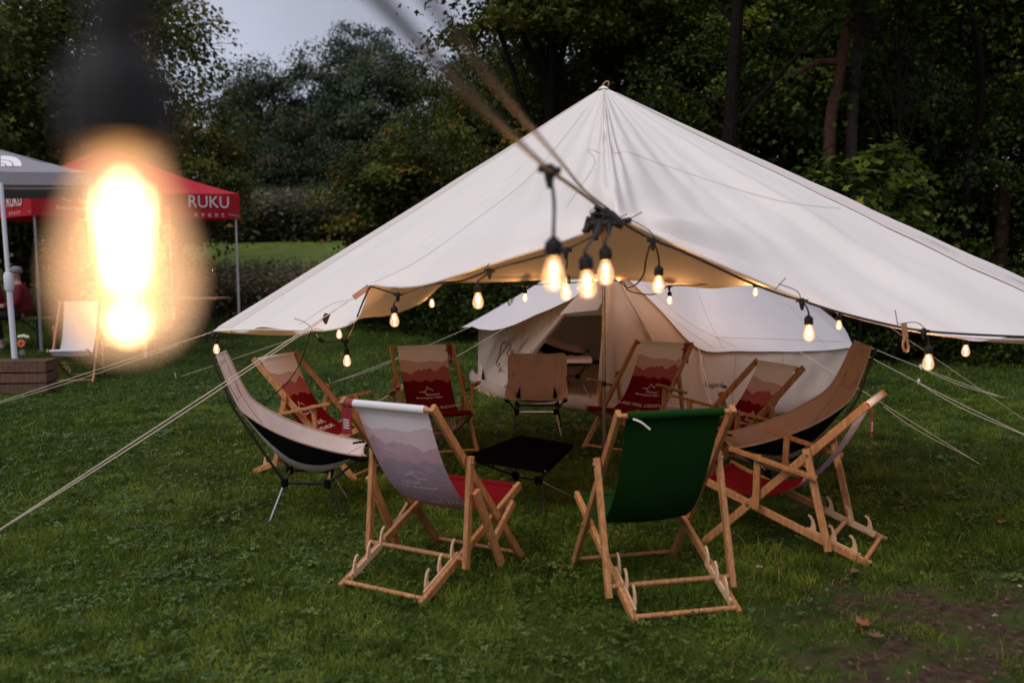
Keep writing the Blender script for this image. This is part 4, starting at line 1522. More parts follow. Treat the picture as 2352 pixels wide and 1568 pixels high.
deck_chair('white backed deck chair seen from behind, with a red hang tag at its top left', -0.191, 5.379, 1.009, 0.86, arms='down', lines=[('LASS MAL LIEGEN!', 0.435, 0.056, 0.5)], tagside=-1, ghost=True)
deck_chair('plain dark green deck chair seen from behind', 0.581, 5.172, 1.792, 0.881, GREEN_CLOTH, GPROF, None, (), False, None, False, 0.232, True)
deck_chair('deck chair seen from its side at the right of the circle, nearest the soil patch', 1.192, 5.705, 2.627, 0.896, lines=[('LASS MAL LIEGEN!', 0.435, 0.056, 0.5)], tagside=-1, ghost=True)
deck_chair('red printed deck chair reading HIER LIEGST DU RICHTIG', -0.552, 7.96, -1.283, 0.902, lines=[('HIER LIEGST DU RICHTIG!', 0.43, 0.047, 0.5)], tagside=-1)
deck_chair('red printed deck chair reading LASS MAL LIEGEN beside the pole', 0.80, 8.02, -2.24, 0.895, lines=[('LASS MAL LIEGEN!', 0.435, 0.056, 0.5)], tagside=-1)
deck_chair('red printed deck chair reading MEHRA behind the beige chair on the left', -1.05, 7.363, -0.354, 0.885, lines=[('K  ERRA,', 0.45, 0.06, 0.5), ('A MEHRA!', 0.385, 0.06, 0.52)])
deck_chair('red printed deck chair between the bell tent and the brown high back chair', 1.14, 6.989, -2.762, 0.912, lines=[('LASS MAL LIEGEN!', 0.435, 0.056, 0.5)])
far_chair = deck_chair('white deck chair with a round print by the gazebos, behind the glowing near bulb', -5.72, 12.8, -1.45, 0.80, WHITE_CLOTH, PROF, None, [('S', 0.62, 0.11, 0.42)], False)

# ------------------------------------------------------------------ low camp chairs


def camp_chair(label, x, y, yaw, high=True, cloth=BEIGE, emblem=None, z0=None):
    z0 = gz(x, y) if z0 is None else z0
    t = thing('camp_chair', label, 'camp chair', (x, y, z0), yaw, 'folding camp chairs')
    if high:
        # (u, half width, edge z, centre z, side wall fraction)
        rows = [(-0.515, 0.165, 1.03, 1.02), (-0.50, 0.185, 0.99, 0.985), (-0.45, 0.205, 0.86, 0.85), (-0.385, 0.235, 0.725, 0.70), (-0.31, 0.25, 0.655, 0.575), (-0.20, 0.262, 0.585, 0.43), (-0.08, 0.265, 0.525, 0.32), (0.06, 0.265, 0.472, 0.270), (0.20, 0.26, 0.43, 0.29), (0.31, 0.25, 0.405, 0.36), (0.37, 0.235, 0.395, 0.385)]
        back_top, elbow = (-0.385, 0.235, 0.725), (-0.505, 0.19, 1.02)
    else:
        rows = [(-0.30, 0.235, 0.700, 0.69), (-0.295, 0.258, 0.675, 0.665), (-0.27, 0.265, 0.60, 0.575), (-0.23, 0.262, 0.52, 0.455), (-0.17, 0.26, 0.455, 0.36), (-0.07, 0.265, 0.42, 0.30), (0.06, 0.27, 0.395, 0.285), (0.17, 0.27, 0.375, 0.305), (0.245, 0.262, 0.36, 0.335), (0.28, 0.25, 0.352, 0.345)]
        back_top, elbow = (-0.29, 0.25, 0.66), (-0.29, 0.25, 0.66)
    crv = spline([(r[0], r[2], 0) for r in rows], 3)
    R = [spline([(r[0], r[1], 0) for r in rows], 3), crv, spline([(r[0], r[3], 0) for r in rows], 3)]
    n = len(crv) - 1

    def pt(i, w, off=0.0):
        u = R[0][i].x; hw = R[0][i].y; ze = R[1][i].y; zc = R[2][i].y
        k = abs(w)
        prof = k ** 3.2
        z = zc + (ze - zc) * prof
        wr = 0.006 * noise1(i * 0.45 + w * 3, x + y) * (1 - prof)
        uu = u - 0.022 * (1 - prof)
        return Vector((uu, -w * hw * (1 + 0.03 * k), z + wr - off))
    f = MB().grid(lambda a, b2: pt(int(round(a * n)), b2 * 2 - 1), n, 24).build('sling', cloth, t, angle=70)
    i0, i1 = int(n * (0.34 if high else 0.36)), int(n * 0.98)
    for s in (1, -1):
        b = MB().grid(lambda a, c: pt(int(round(i0 + a * (i1 - i0))), s * (1.0 - (0.27 * math.sin(math.pi * min(1, a * 1.05 + 0.02)) ** 0.8) * c)) + Vector((0, -s * 0.006, -0.006)), i1 - i0, 6)
        b.build('side_panel', BLACK_MESH, t)
        MB().tube([pt(i, s) for i in range(n + 1)], 0.006, 6).build('binding', BEIGE_EDGE if not high else BEIGE_EDGE, f)
    MB().tube([pt(n, k / 6 - 1) for k in range(13)], 0.006, 6).build('binding', BEIGE_EDGE, f)
    MB().tube([pt(0, k / 6 - 1) for k in range(13)], 0.006, 6).build('binding', BEIGE_EDGE, f)
    for s in (0.62, -0.62):
        MB().tube([pt(i, s * (0.8 + 0.2 * min(1, abs(i - n * 0.75) / (n * 0.4))), -0.003) for i in range(1, n)], 0.0018, 5).build('seam', SEAM, f)
    # corner pockets
    for s in (1, -1):
        c = pt(n, s) + Vector((0.005, 0, -0.005))
        MB().tube([c + Vector((-0.10, s * 0.01, -0.005)), c + Vector((-0.03, 0, -0.008)), c + Vector((0.012, 0, -0.012))], [0.012, 0.024, 0.012], 8).build('corner_pocket', BLACK_MESH, t)
    # frame
    zh = 0.215
    hr, hf = (-0.135, 0.185, zh + 0.02), (0.125, 0.175, zh)
    for s in (1, -1):
        A, B = Vector((hr[0], -s * hr[1], hr[2])), Vector((hf[0], -s * hf[1], hf[2]))
        for h in (A, B):
            MB().lathe([(0.0, -0.028), (0.02, -0.026), (0.024, 0.0), (0.02, 0.024), (0.0, 0.028)], h, 10).build('hub', BLACK_MESH, t)
        MB().tube([A, B], 0.0085, 8).build('frame_tube', BLACK_METAL, t)
        MB().tube([A, Vector((-0.23, -s * 0.23, 0.0))], 0.0075, 8).build('leg', SILVER if s > 0 else BLACK_METAL, t)
        MB().tube([B, Vector((0.24, -s * 0.225, 0.0))], 0.0075, 8).build('leg', SILVER if s < 0 else BLACK_METAL, t)
        MB().tube([B, pt(n - 1, s)], 0.0085, 8).build('frame_tube', BLACK_METAL, t)
        e = Vector((elbow[0], -s * elbow[1], elbow[2]))
        m2 = Vector((back_top[0], -s * back_top[1], back_top[2])) + Vector((-0.034, 0, -0.01))
        e = e + Vector((-0.034, 0, 0))
        MB().tube([A, m2, e] if high else [A, e], 0.009, 8).build('back_pole', BLACK_METAL, t)
    MB().tube([(hf[0], -hf[1], hf[2]), (hf[0], hf[1], hf[2])], 0.011, 8).build('cross_tube', SILVER, t)
    MB().tube([(hr[0], -hr[1], hr[2]), (hr[0], hr[1], hr[2])], 0.011, 8).build('cross_tube', BLACK_METAL, t)
    if high:
        j0, j1 = 1, int(n * 0.27)
        out = []
        for k in range(25):
            a = k / 24
            w = -0.62 + 1.24 * a
            i = j0 + (j1 - j0) * (1 - 0.25 * abs(2 * a - 1) ** 3)
            out.append(pt(int(round(i)), w, 0) + Vector((0.012, 0, 0)))
        MB().tube(out, 0.0025, 5).build('pillow_seam', SEAM, f)
        vs, fs = text_geo('nordisk', 1.0)
        b = MB()
        ic = int(n * 0.13)
        p0 = pt(ic, 0.0) + Vector((0.014, 0, 0)); e1 = (pt(ic, -0.5) - pt(ic, 0.5)).normalized(); e2 = (pt(ic - 2, 0) - pt(ic + 2, 0)).normalized()
        b.add([p0 + e1 * v.x * 0.045 + e2 * v.y * 0.045 for v in vs], fs)
        b.build('lettering', SEAM, f, smooth=False)
    else:
        for s in (1, -1):
            q = [pt(int(n * 0.42), s * 0.60) + Vector((0.012, 0, 0)), pt(int(n * 0.62), s * 0.54) + Vector((0.012, 0, 0.006)), pt(int(n * 0.70), s * 0.66) + Vector((0.012, 0, 0.006)), pt(int(n * 0.60), s * 0.69) + Vector((0.012, 0, 0.006))]
            b = MB(); b.add(q, [(0, 1, 2, 3)]); b.build('side_slot', BLACK_MESH, f, smooth=False)
        b = MB()
        cen = pt(int(n * 0.16), 0.0) + Vector((0.008, 0, 0))
        up = (pt(int(n * 0.1), 0) - pt(int(n * 0.25), 0)).normalized()
        for pl in ([(-1, -1), (-1, .3), (-.5, 1), (.5, 1), (1, .3), (1, -1)], [(-.4, -1), (-.3, 0), (.3, 0), (.4, -1)], [(-1.1, -1.3), (1.1, -1.3)]):
            b.tube([cen + Vector((0, a * 0.03, 0)) + up * c * 0.03 for a, c in pl], 0.0018, 5)
        b.build('bear_emblem', SEAM, f)
    return t


camp_chair('beige high back camp chair seen from its side at the left of the circle', -1.31, 6.28, 0.13, True, SKYLIT_BEIGE)
camp_chair('low beige camp chair facing the camera behind the black table', 0.22, 9.0, -1.62, False)
camp_chair('brown high back camp chair at the right, head end towards the lawn', 1.76, 6.45, math.pi - 0.03, True)
camp_chair('dim camp chair standing inside the bell tent doorway', 0.52, 12.15, -0.25, True, z0=0.05)

# ------------------------------------------------------------------ camp tables


def camp_table(label, corners, ztop, zg, m, hubz):
    c = sum(corners, Vector()) / 4
    c.z = zg
    t = thing('camp_table', label, 'table', c, 0, 'small folding camp tables')
    P = [Vector((p.x, p.y, ztop)) for p in corners]

    def fn(u, v):
        p = P[0].lerp(P[1], u).lerp(P[3].lerp(P[2], u), v)
        s = 0.014 * math.sin(math.pi * u) * math.sin(math.pi * v)
        e = -0.02 * (1 - math.sin(math.pi * u)) * 0
        return p - Vector((0, 0, s + e))
    MB().grid(fn, 10, 10).build('table_top', m, t, org=c)
    for i in range(4):
        a, b2 = P[i], P[(i + 1) % 4]
        d = Vector((0, 0, -0.035))
        bb = MB(); bb.add([a, b2, b2 + d, a + d], [(0, 1, 2, 3)]); bb.build('edge_band', m, t, org=c, smooth=False)
    h = [c.lerp(Vector((p.x, p.y, zg)), 0.36) + Vector((0, 0, hubz)) for p in P]
    h1, h2 = (h[0] + h[3]) / 2, (h[1] + h[2]) / 2
    for hb in (h1, h2):
        MB().lathe([(0, -0.03), (0.024, -0.025), (0.028, 0), (0.024, 0.025), (0, 0.03)], hb, 10).build('hub', BLACK_MESH, t, org=c)
    MB().tube([h1, h2], 0.008, 8).build('frame_tube', BLACK_METAL, t, org=c)
    for i, hb in ((0, h1), (3, h1), (1, h2), (2, h2)):
        MB().tube([hb, P[i] + Vector((0, 0, -0.02))], 0.0075, 8).build('frame_tube', BLACK_METAL, t, org=c)
        q = c.lerp(Vector((P[i].x, P[i].y, zg)), 0.95)
        q.z = zg
        MB().tube([hb, q], 0.0075, 8).build('leg', SILVER if i in (0, 2) else BLACK_METAL, t, org=c)


tz = 0.36


def at_z(px, py, z):
    r = ray(px, py)
    return EYE + r * ((z - EYE.z) / r.z)


camp_table('low black fabric camp table in the middle of the chair circle', [at_z(1074, 1044, tz), at_z(1252, 1072, tz) + Vector((0.0, -0.02, 0)), at_z(1316, 1019, tz), at_z(1195, 999, tz)], tz, 0.0, BLACK_TOP, 0.17)
camp_table('small beige camp table inside the tent doorway', [Vector((0.40, 10.95, 0)), Vector((0.88, 10.9, 0)), Vector((0.90, 11.35, 0)), Vector((0.42, 11.4, 0))], 0.46, 0.03, BEIGE, 0.22)

# ------------------------------------------------------------------ gazebos, bench people and crate on the left
C0, C1 = Vector((-7.82, 16.4, 0)), Vector((-5.12, 18.9, 0))
dside = Vector((-2.04, 2.2, 0))
C3, C2 = C0 + dside, C1 + dside
ctr = (C0 + C1 + C2 + C3) / 4
gzb = thing('gazebo', 'red pop-up gazebo with white RUKU event print, behind the glowing bulb', 'gazebo', (ctr.x, ctr.y, gz(ctr.x, ctr.y)))
go = gzb.location.copy()
Zt, Zb = 2.80, 2.33
cor = [C0, C1, C2, C3]
pk = Vector((ctr.x, ctr.y, 3.75))


def gz_roof(a, b2, sag=0.10):
    def fn(u, v):
        e = a.lerp(b2, u)
        e = Vector((e.x, e.y, Zt - 0.05 * math.sin(math.pi * u)))
        p = pk.lerp(e, v)
        return p - Vector((0, 0, sag * math.sin(math.pi * v) - 0.012 * noise1(u * 6 + v * 4, a.x)))
    return MB().grid(fn, 16, 12)


for i in range(4):
    a, b2 = cor[i], cor[(i + 1) % 4]
    gz_roof(a, b2).build('roof_panel', RED_CANOPY, gzb, org=go)

    def val(u, v, a=a, b2=b2):
        e = a.lerp(b2, u)
        o = (e - Vector((ctr.x, ctr.y, 0))).normalized()
        return Vector((e.x, e.y, Zt - 0.05 * math.sin(math.pi * u) * (1 - v) + (Zb - Zt) * v)) + o * (0.02 + 0.012 * math.sin(u * 31) * v)
    vp = MB().grid(val, 24, 5).build('valance', RED_CANOPY, gzb, org=go)
    q = a + (Vector((ctr.x, ctr.y, 0)) - a).normalized() * 0.06
    leg = MB()
    g0 = gz(q.x, q.y)
    leg.bar((q.x, q.y, g0), (q.x, q.y, 1.45), 0.05, 0.05, up=(1, 0.3, 0))
    lg = leg.build('leg', ALU, gzb, org=go)
    MB().bar((q.x, q.y, 1.40), (q.x, q.y, Zt - 0.05), 0.04, 0.04, up=(1, 0.3, 0)).build('inner_leg', ALU, lg, org=None if False else go)
    MB().bar((q.x, q.y, g0), (q.x, q.y, g0 + 0.015), 0.1, 0.1, up=(1, 0.3, 0)).build('foot_plate', ALU, lg, org=go)
    MB().bar((q.x, q.y, Zt - 0.32), (q.x, q.y, Zt - 0.16), 0.065, 0.065, up=(1, 0.3, 0)).build('leg_bracket', BLACK_METAL, lg, org=go)
    mid = a.lerp(b2, 0.5)
    for s0, s1 in ((a, mid), (mid, b2)):
        MB().bar((s0.x, s0.y, Zt - 0.15), (s1.x, s1.y, Zt - 0.42), 0.02, 0.03).build('truss_bar', ALU, gzb, org=go)
        MB().bar((s0.x, s0.y, Zt - 0.42), (s1.x, s1.y, Zt - 0.15), 0.02, 0.03).build('truss_bar', ALU, gzb, org=go)
    # prints
    if i in (0, 3):
        ea, eb = (a, b2)
        d = (eb - ea).normalized()
        out = Vector((d.y, -d.x, 0))
        if out.dot(ea - Vector((ctr.x, ctr.y, 0))) < 0:
            out = -out
        right_ = Vector((0, 0, 1)).cross(out)
        if right_.dot(d) < 0:
            ea, eb = b2, a
            d = -d
        L = (eb - ea).length
        # reads left to right along +right_
        items = [('RUKU', L - 0.62, 2.62, 0.31, WHITE_INK, 1.0), ('e  v  e  n  t', L - 0.62, 2.40, 0.13, WHITE_INK, 1.0)] if i == 0 else [('RUKU', L - 0.75, 2.60, 0.31, WHITE_INK, 1.0), ('e  v  e  n  t', L - 0.75, 2.40, 0.13, WHITE_INK, 1.0)]
        if i == 0:
            items += [('Ammergauer Alpen', 0.75, 2.46, 0.10, WHITE_INK, 1.0), ('Naturpark', 0.92, 2.58, 0.09, WHITE_INK, 1.0)]
        for body, along, zz, sz, m, _ in items:
            vs, fs = text_geo(body, 1.0)
            b = MB()
            b.add([ea + d * (along + v.x * sz) + out * 0.05 + Vector((0, 0, zz + v.y * sz)) for v in vs], fs)
            b.build('lettering', m, vp, smooth=False, org=go)
        if i == 0:
            pl = [(-0.25, 0.0), (-0.12, 0.05), (0.05, 0.0), (-0.12, -0.04), (-0.25, 0.0)]
            MB().tube([ea + d * (0.7 + u) + out * 0.045 + Vector((0, 0, 2.62 + w)) for u, w in pl], 0.008, 5).build('mountain_emblem', WHITE_INK, vp, org=go)

# grey gazebo at the left edge
gg_o = Vector((-7.4, 13.9, gz(-7.4, 13.9)))
gg = thing('gazebo', 'grey speckled gazebo with a white half dome print at the left edge', 'gazebo', gg_o)
g_c = [at(-330, 405, 12.2), at(205, 388, 12.9), at(330, 385, 15.6), at(-330, 395, 15.6)]
g_c = [Vector((p.x, p.y, 2.72)) for p in g_c]
gpk = Vector((sum(p.x for p in g_c) / 4 - 0.1, sum(p.y for p in g_c) / 4, 3.22))
for i in range(4):
    a, b2 = g_c[i], g_c[(i + 1) % 4]
    rp_ = MB().grid(lambda u, v: gpk.lerp(a.lerp(b2, u), v) - Vector((0, 0, 0.02 * math.sin(math.pi * v) - 0.015 * noise1(u * 7 + v * 3, 9))), 16, 10).build('roof_panel', GREY_CANOPY, gg, org=gg_o)
    MB().grid(lambda u, v: a.lerp(b2, u) + (a.lerp(b2, u) - gpk).normalized() * 0.012 + Vector((0, 0, -0.16 * v)), 10, 2).build('valance', GREY_CANOPY, gg, org=gg_o)
    if i == 0:
        bg = bvh_of(rp_)

        def dome(scale, name, m, w=None, off=0.006):
            pts = []
            for k in range(17):
                tt = math.radians(90 * k / 16)
                pts.append((2 + 48 * scale * math.cos(tt) ** 0.7, 383 - 24 * scale * math.sin(tt) ** 0.8))
            if w:
                P_ = [on_surface(bg, p[0], p[1], off) for p in pts]
                P_ = [p for p in P_ if p]
                MB().tube(P_, w, 5).build(name, m, gg, org=gg_o)
            else:
                poly = [on_surface(bg, p[0], p[1], off) for p in pts] + [on_surface(bg, 2, 383, off)]
                poly = [p for p in poly if p]
                b = MB(); b.add(poly, [tuple(range(len(poly)))]); b.build(name, m, gg, org=gg_o, smooth=False)
        dome(1.0, 'dome_emblem', WHITE_INK)
        dome(0.58, 'emblem_line', GREY_CANOPY, 0.009)
        dome(0.24, 'emblem_line', GREY_CANOPY, 0.009)
lb, lt_ = gnd(36, 872), at(2, 420, 12.6)
lb = at(38, 868, 12.6); lb.z = gz(lb.x, lb.y)
pp = lb.lerp(lt_, 0.5)
lg = MB().tube([lb, lb.lerp(lt_, 0.52)], 0.036, 12).build('leg', WHITE_POST, gg, org=gg_o)
MB().tube([lb.lerp(lt_, 0.5), lt_], 0.028, 12).build('inner_leg', WHITE_POST, lg, org=gg_o)
MB().tube([lb.lerp(lt_, 0.475), lb.lerp(lt_, 0.49), lb.lerp(lt_, 0.55), lb.lerp(lt_, 0.565)], [0.046, 0.058, 0.058, 0.044], 12).build('leg_clamp', WHITE_POST, lg, org=gg_o)
MB().box(lb + Vector((0, 0, 0.20)), 0.16, 0.16, 0.16).build('foot_block', WHITE_POST, lg, org=gg_o)
for q in (g_c[2], g_c[3], g_c[0]):
    q2 = q + (gpk - q).normalized() * 0.1
    MB().tube([(q2.x, q2.y, gz(q2.x, q2.y)), (q2.x, q2.y, 2.68)], 0.028, 10).build('leg', WHITE_POST, gg, org=gg_o)

# crate
cc_ = gnd(62, 905)
crate_y = cc_.y
crate = thing('wooden_crate', 'dark stained wooden crate holding the flower jar at the left edge', 'crate', (cc_.x - 0.12, cc_.y + 0.15, gz(0, cc_.y)))
cw, cd, chh = 0.72, 0.36, 0.385
for k in range(3):
    zz = 0.065 + 0.128 * k
    for s in (1, -1):
        MB().bar((-cw / 2, s * cd / 2, zz + 0.004 * k), (cw / 2, s * cd / 2, zz), 0.016, 0.112, up=(0, 0, 1)).build('slat', CRATE_WOOD, crate)
        MB().bar((s * (cw / 2 - 0.012), -cd / 2 + 0.010, zz), (s * (cw / 2 - 0.012), cd / 2 - 0.010, zz + 0.003), 0.018, 0.108, up=(0, 0, 1)).build('slat', CRATE_WOOD, crate)
for sx in (1, -1):
    for sy in (1, -1):
        MB().bar((sx * (cw / 2 - 0.04), sy * (cd / 2 - 0.025), 0), (sx * (cw / 2 - 0.04), sy * (cd / 2 - 0.025), chh - 0.01), 0.035, 0.03, up=(1, 0, 0)).build('corner_post', CRATE_WOOD, crate)
for k in range(4):
    MB().bar((-cw / 2, -cd / 2 + 0.045 + 0.09 * k, chh + 0.008), (cw / 2, -cd / 2 + 0.045 + 0.09 * k, chh + 0.006), 0.084, 0.015, up=(0, 0, 1)).build('top_board', CRATE_WOOD, crate)
crate.rotation_euler = (0, 0, 0.06)

# jar of flowers
jx, jy = crate.location.x + 0.10, crate.location.y - 0.02
jz = crate.location.z + chh + 0.017
fv = at(53, 835, jy)
jar = thing('flower_jar', 'small glass jar with an orange gerbera and white blooms on the crate', 'vase', (fv.x, jy, jz))
MB().lathe([(0.0, 0.002), (0.038, 0.004), (0.042, 0.02), (0.042, 0.10), (0.034, 0.115), (0.034, 0.13), (0.037, 0.132)], n=18).build('jar', CLEAR_GLASS, jar)
MB().lathe([(0.0, 0.006), (0.037, 0.008), (0.038, 0.06), (0.0, 0.06)], n=16).build('water', CLEAR_GLASS, jar)
STEM = mat('flower_stem', (0.04, 0.09, 0.02), 0.6)
ORANGE = mat('orange_petals', (0.62, 0.13, 0.04), 0.6, 0.15)
CREAM = mat('cream_petals', (0.70, 0.66, 0.50), 0.6, 0.1)
DARKC = mat('flower_centre', (0.03, 0.008, 0.006), 0.8)
for k, (dx, dz, m, r) in enumerate([(0.0, 0.205, ORANGE, 0.056), (-0.03, 0.285, CREAM, 0.032), (0.015, 0.292, CREAM, 0.034), (0.055, 0.28, CREAM, 0.030)]):
    tip = Vector((dx, -0.02 if k == 0 else 0.015, dz))
    fl_ = MB().tube([(dx * 0.2, 0, 0.02), (dx * 0.6, 0, 0.12), tip], 0.003, 5).build('flower', STEM, jar)
    b = MB()
    nrm = Vector((0, -1, 0.25)).normalized() if k == 0 else Vector((0.1 * k, -0.5, 0.85)).normalized()
    a1 = nrm.cross(Vector((0, 0, 1))).normalized(); a2 = nrm.cross(a1)
    for q in range(16):
        an = q * 2 * math.pi / 16
        d = a1 * math.cos(an) + a2 * math.sin(an); e = nrm.cross(d)
        b.add([tip, tip + d * r * 0.6 + e * r * 0.17 + nrm * 0.006, tip + d * r + nrm * 0.002, tip + d * r * 0.6 - e * r * 0.17 + nrm * 0.006], [(0, 1, 2, 3)])
    b.build('petals', m, fl_, smooth=False)
    MB().lathe([(0.0, 0.006), (r * 0.3, 0.004), (r * 0.34, -0.002)], tip + nrm * 0.006 + Vector((0, 0, 0.0)), 10).build('flower_centre', DARKC if k == 0 else CREAM, fl_)

# bench and table of the red gazebo


def bench(name, label, a, b2, h, w, z0):
    c = (a + b2) / 2
    c.z = z0
    t = thing(name, label, 'bench' if h < 0.6 else 'table', c, 0)
    d = (b2 - a).normalized()
    n = Vector((-d.y, d.x, 0))
    for k in (-1, 1):
        MB().bar(Vector((a.x, a.y, z0 + h)) + n * k * w / 4, Vector((b2.x, b2.y, z0 + h)) + n * k * w / 4, w / 2 - 0.006, 0.028).build('plank', TABLE_WOOD, t, org=c)
    for q, s in ((a + d * 0.25, 1), (b2 - d * 0.25, -1)):
        lg_ = MB()
        for k in (-1, 1):
            lg_.bar(Vector((q.x, q.y, z0)) + n * k * w * 0.38, Vector((q.x, q.y, z0 + h - 0.02)) + n * k * w * 0.3, 0.03, 0.03, up=(d.x, d.y, 0))
        lg_.bar(Vector((q.x, q.y, z0 + 0.12)) - n * w * 0.36, Vector((q.x, q.y, z0 + 0.12)) + n * w * 0.36, 0.02, 0.02)
        lg_.bar(Vector((q.x, q.y, z0 + h * 0.5)), Vector((q.x, q.y, z0 + h - 0.03)) + d * s * 0.3, 0.02, 0.02)
        lg_.build('leg_frame', BLACK_METAL, t, org=c)
    return t


pa = at(-140, 724, 16.9); pbb = at(122, 726, 16.9)
bz = gz(0, 16.9)
bench('beer_bench', 'long wooden beer bench the two people in red sit on', Vector((pa.x, 16.9, 0)), Vector((pbb.x, 16.9, 0)), 0.52, 0.25, bz)
pa = at(330, 716, 17.6); pbb = at(514, 716, 17.6)
bench('beer_table', 'wooden beer table under the right side of the red gazebo', Vector((pa.x, 17.9, 0)), Vector((pbb.x, 17.6, 0)), 0.76, 0.5, gz(0, 17.7))

SKIN = mat('skin', (0.45, 0.25, 0.18), 0.6, 0.05)
JACKET = mat('red_jacket', (0.20, 0.012, 0.022), 0.75, 0.2, 6, 0.4, 12)
LEGGING = mat('black_leggings', (0.012, 0.010, 0.011), 0.8)
SHOE = mat('grey_trainers', (0.30, 0.27, 0.27), 0.7, 0.3, 30)
BEANIE = mat('grey_knit_cap', (0.30, 0.27, 0.28), 0.9, 0.35, 60, 0.6, 90)
HAIR = mat('dark_hair', (0.02, 0.014, 0.010), 0.6, 0.2)
SCARF = mat('grey_scarf', (0.10, 0.08, 0.08), 0.9, 0.3, 20)


def skin_obj(name, m, parent, joints, edges, sub=2):
    me = bpy.data.meshes.new(name)
    me.from_pydata([j[0] for j in joints], edges, [])
    o = bpy.data.objects.new(name, me)
    COL.objects.link(o)
    o.parent = parent
    md = o.modifiers.new('skin', 'SKIN')
    md.use_smooth_shade = True
    sv = me.skin_vertices[0].data
    for k, j in enumerate(joints):
        r = j[1]
        sv[k].radius = r if isinstance(r, tuple) else (r, r)
    sv[0].use_root = True
    ss = o.modifiers.new('subdivision', 'SUBSURF')
    ss.levels = ss.render_levels = sub
    me.materials.append(m)
    return o


def seated(label, x, y, z0, yaw, seat, cap, capm):
    t = thing('person', label, 'person', (x, y, z0), yaw, 'people sitting under the red gazebo')
    # local: facing +x, seat height given
    s = seat
    J = [((0, 0, s + 0.10), (0.15, 0.13)), ((0.02, 0, s + 0.32), (0.14, 0.12)), ((0.05, 0, s + 0.52), (0.16, 0.12)), ((0.09, 0, s + 0.60), 0.06), ((0.12, 0, s + 0.70), (0.085, 0.10)), ((0.12, 0, s + 0.80), (0.08, 0.09))]
    E = [(0, 1), (1, 2), (2, 3), (3, 4), (4, 5)]
    for sg in (1, -1):
        b = len(J)
        J += [((0.05, sg * 0.19, s + 0.50), 0.065), ((0.10, sg * 0.25, s + 0.24), 0.05), ((0.32, sg * 0.16, s + 0.20), 0.038), ((0.40, sg * 0.10, s + 0.22), 0.03),
              ((0.05, sg * 0.10, s + 0.06), 0.085), ((0.42, sg * 0.12, s + 0.04), 0.068), ((0.40, sg * 0.12, 0.28), 0.052), ((0.36, sg * 0.12, 0.07), 0.038), ((0.50, sg * 0.12, 0.035), 0.03)]
        E += [(2, b), (b, b + 1), (b + 1, b + 2), (b + 2, b + 3), (0, b + 4), (b + 4, b + 5), (b + 5, b + 6), (b + 6, b + 7), (b + 7, b + 8)]
    skin_obj('body', SKIN, t, J, E)
    JJ = [((-0.01, 0, s + 0.03), (0.21, 0.19)), ((0.0, 0, s + 0.22), (0.20, 0.17)), ((0.03, 0, s + 0.42), (0.21, 0.16)), ((0.06, 0, s + 0.56), (0.13, 0.11))]
    EE = [(0, 1), (1, 2), (2, 3)]
    for sg in (1, -1):
        b = len(JJ)
        JJ += [((0.05, sg * 0.20, s + 0.49), 0.095), ((0.10, sg * 0.27, s + 0.24), 0.078), ((0.30, sg * 0.17, s + 0.20), 0.06)]
        EE += [(2, b), (b, b + 1), (b + 1, b + 2)]
    skin_obj('jacket', JACKET, t, JJ, EE)
    for sg in (1, -1):
        skin_obj('leggings', LEGGING, t, [((0.02, sg * 0.10, s + 0.06), 0.105), ((0.43, sg * 0.12, s + 0.04), 0.082), ((0.41, sg * 0.12, 0.30), 0.066), ((0.38, sg * 0.12, 0.16), 0.055)], [(0, 1), (1, 2), (2, 3)])
        skin_obj('shoe', SHOE, t, [((0.32, sg * 0.12, 0.055), (0.05, 0.05)), ((0.42, sg * 0.12, 0.05), (0.052, 0.045)), ((0.55, sg * 0.12, 0.035), (0.042, 0.03))], [(0, 1), (1, 2)])
    skin_obj('scarf', SCARF, t, [((0.03, 0.0, s + 0.60), 0.10), ((0.10, 0, s + 0.605), 0.095)], [(0, 1)])
    skin_obj(cap, capm, t, [((0.105, 0, s + 0.735), (0.10, 0.105)), ((0.09, 0, s + 0.80), (0.112, 0.115)), ((0.08, 0, s + 0.875), (0.07, 0.075))], [(0, 1), (1, 2)])
    return t


p1 = at(50, 726, 16.75)
seated('person in a red jacket, black leggings and grey knit cap on the bench', p1.x, 16.85, bz, -2.75, 0.53, 'knit_cap', BEANIE)
p2 = at(-12, 726, 16.9)
seated('dark haired person in a red jacket cut off by the left edge', p2.x, 16.95, bz, -2.9, 0.53, 'hair', HAIR)

# ------------------------------------------------------------------ string lights


def cable(label, pts, r=0.0055, n=8):
    P = spline([at(*p) for p in pts], n)
    o = P[0]
    t = thing('light_cable', label, 'cable', o, 0, 'cables of the string lights')
    MB().tube(P, r, 7).build('cable_run', RUBBER, t, org=o)
    return t


def zip_tie(t, px):
    o = t.location
    MB().tube(spline([at(*p) for p in px], 5), 0.0022, 5).build('cable_tie', RUBBER, t, org=o)


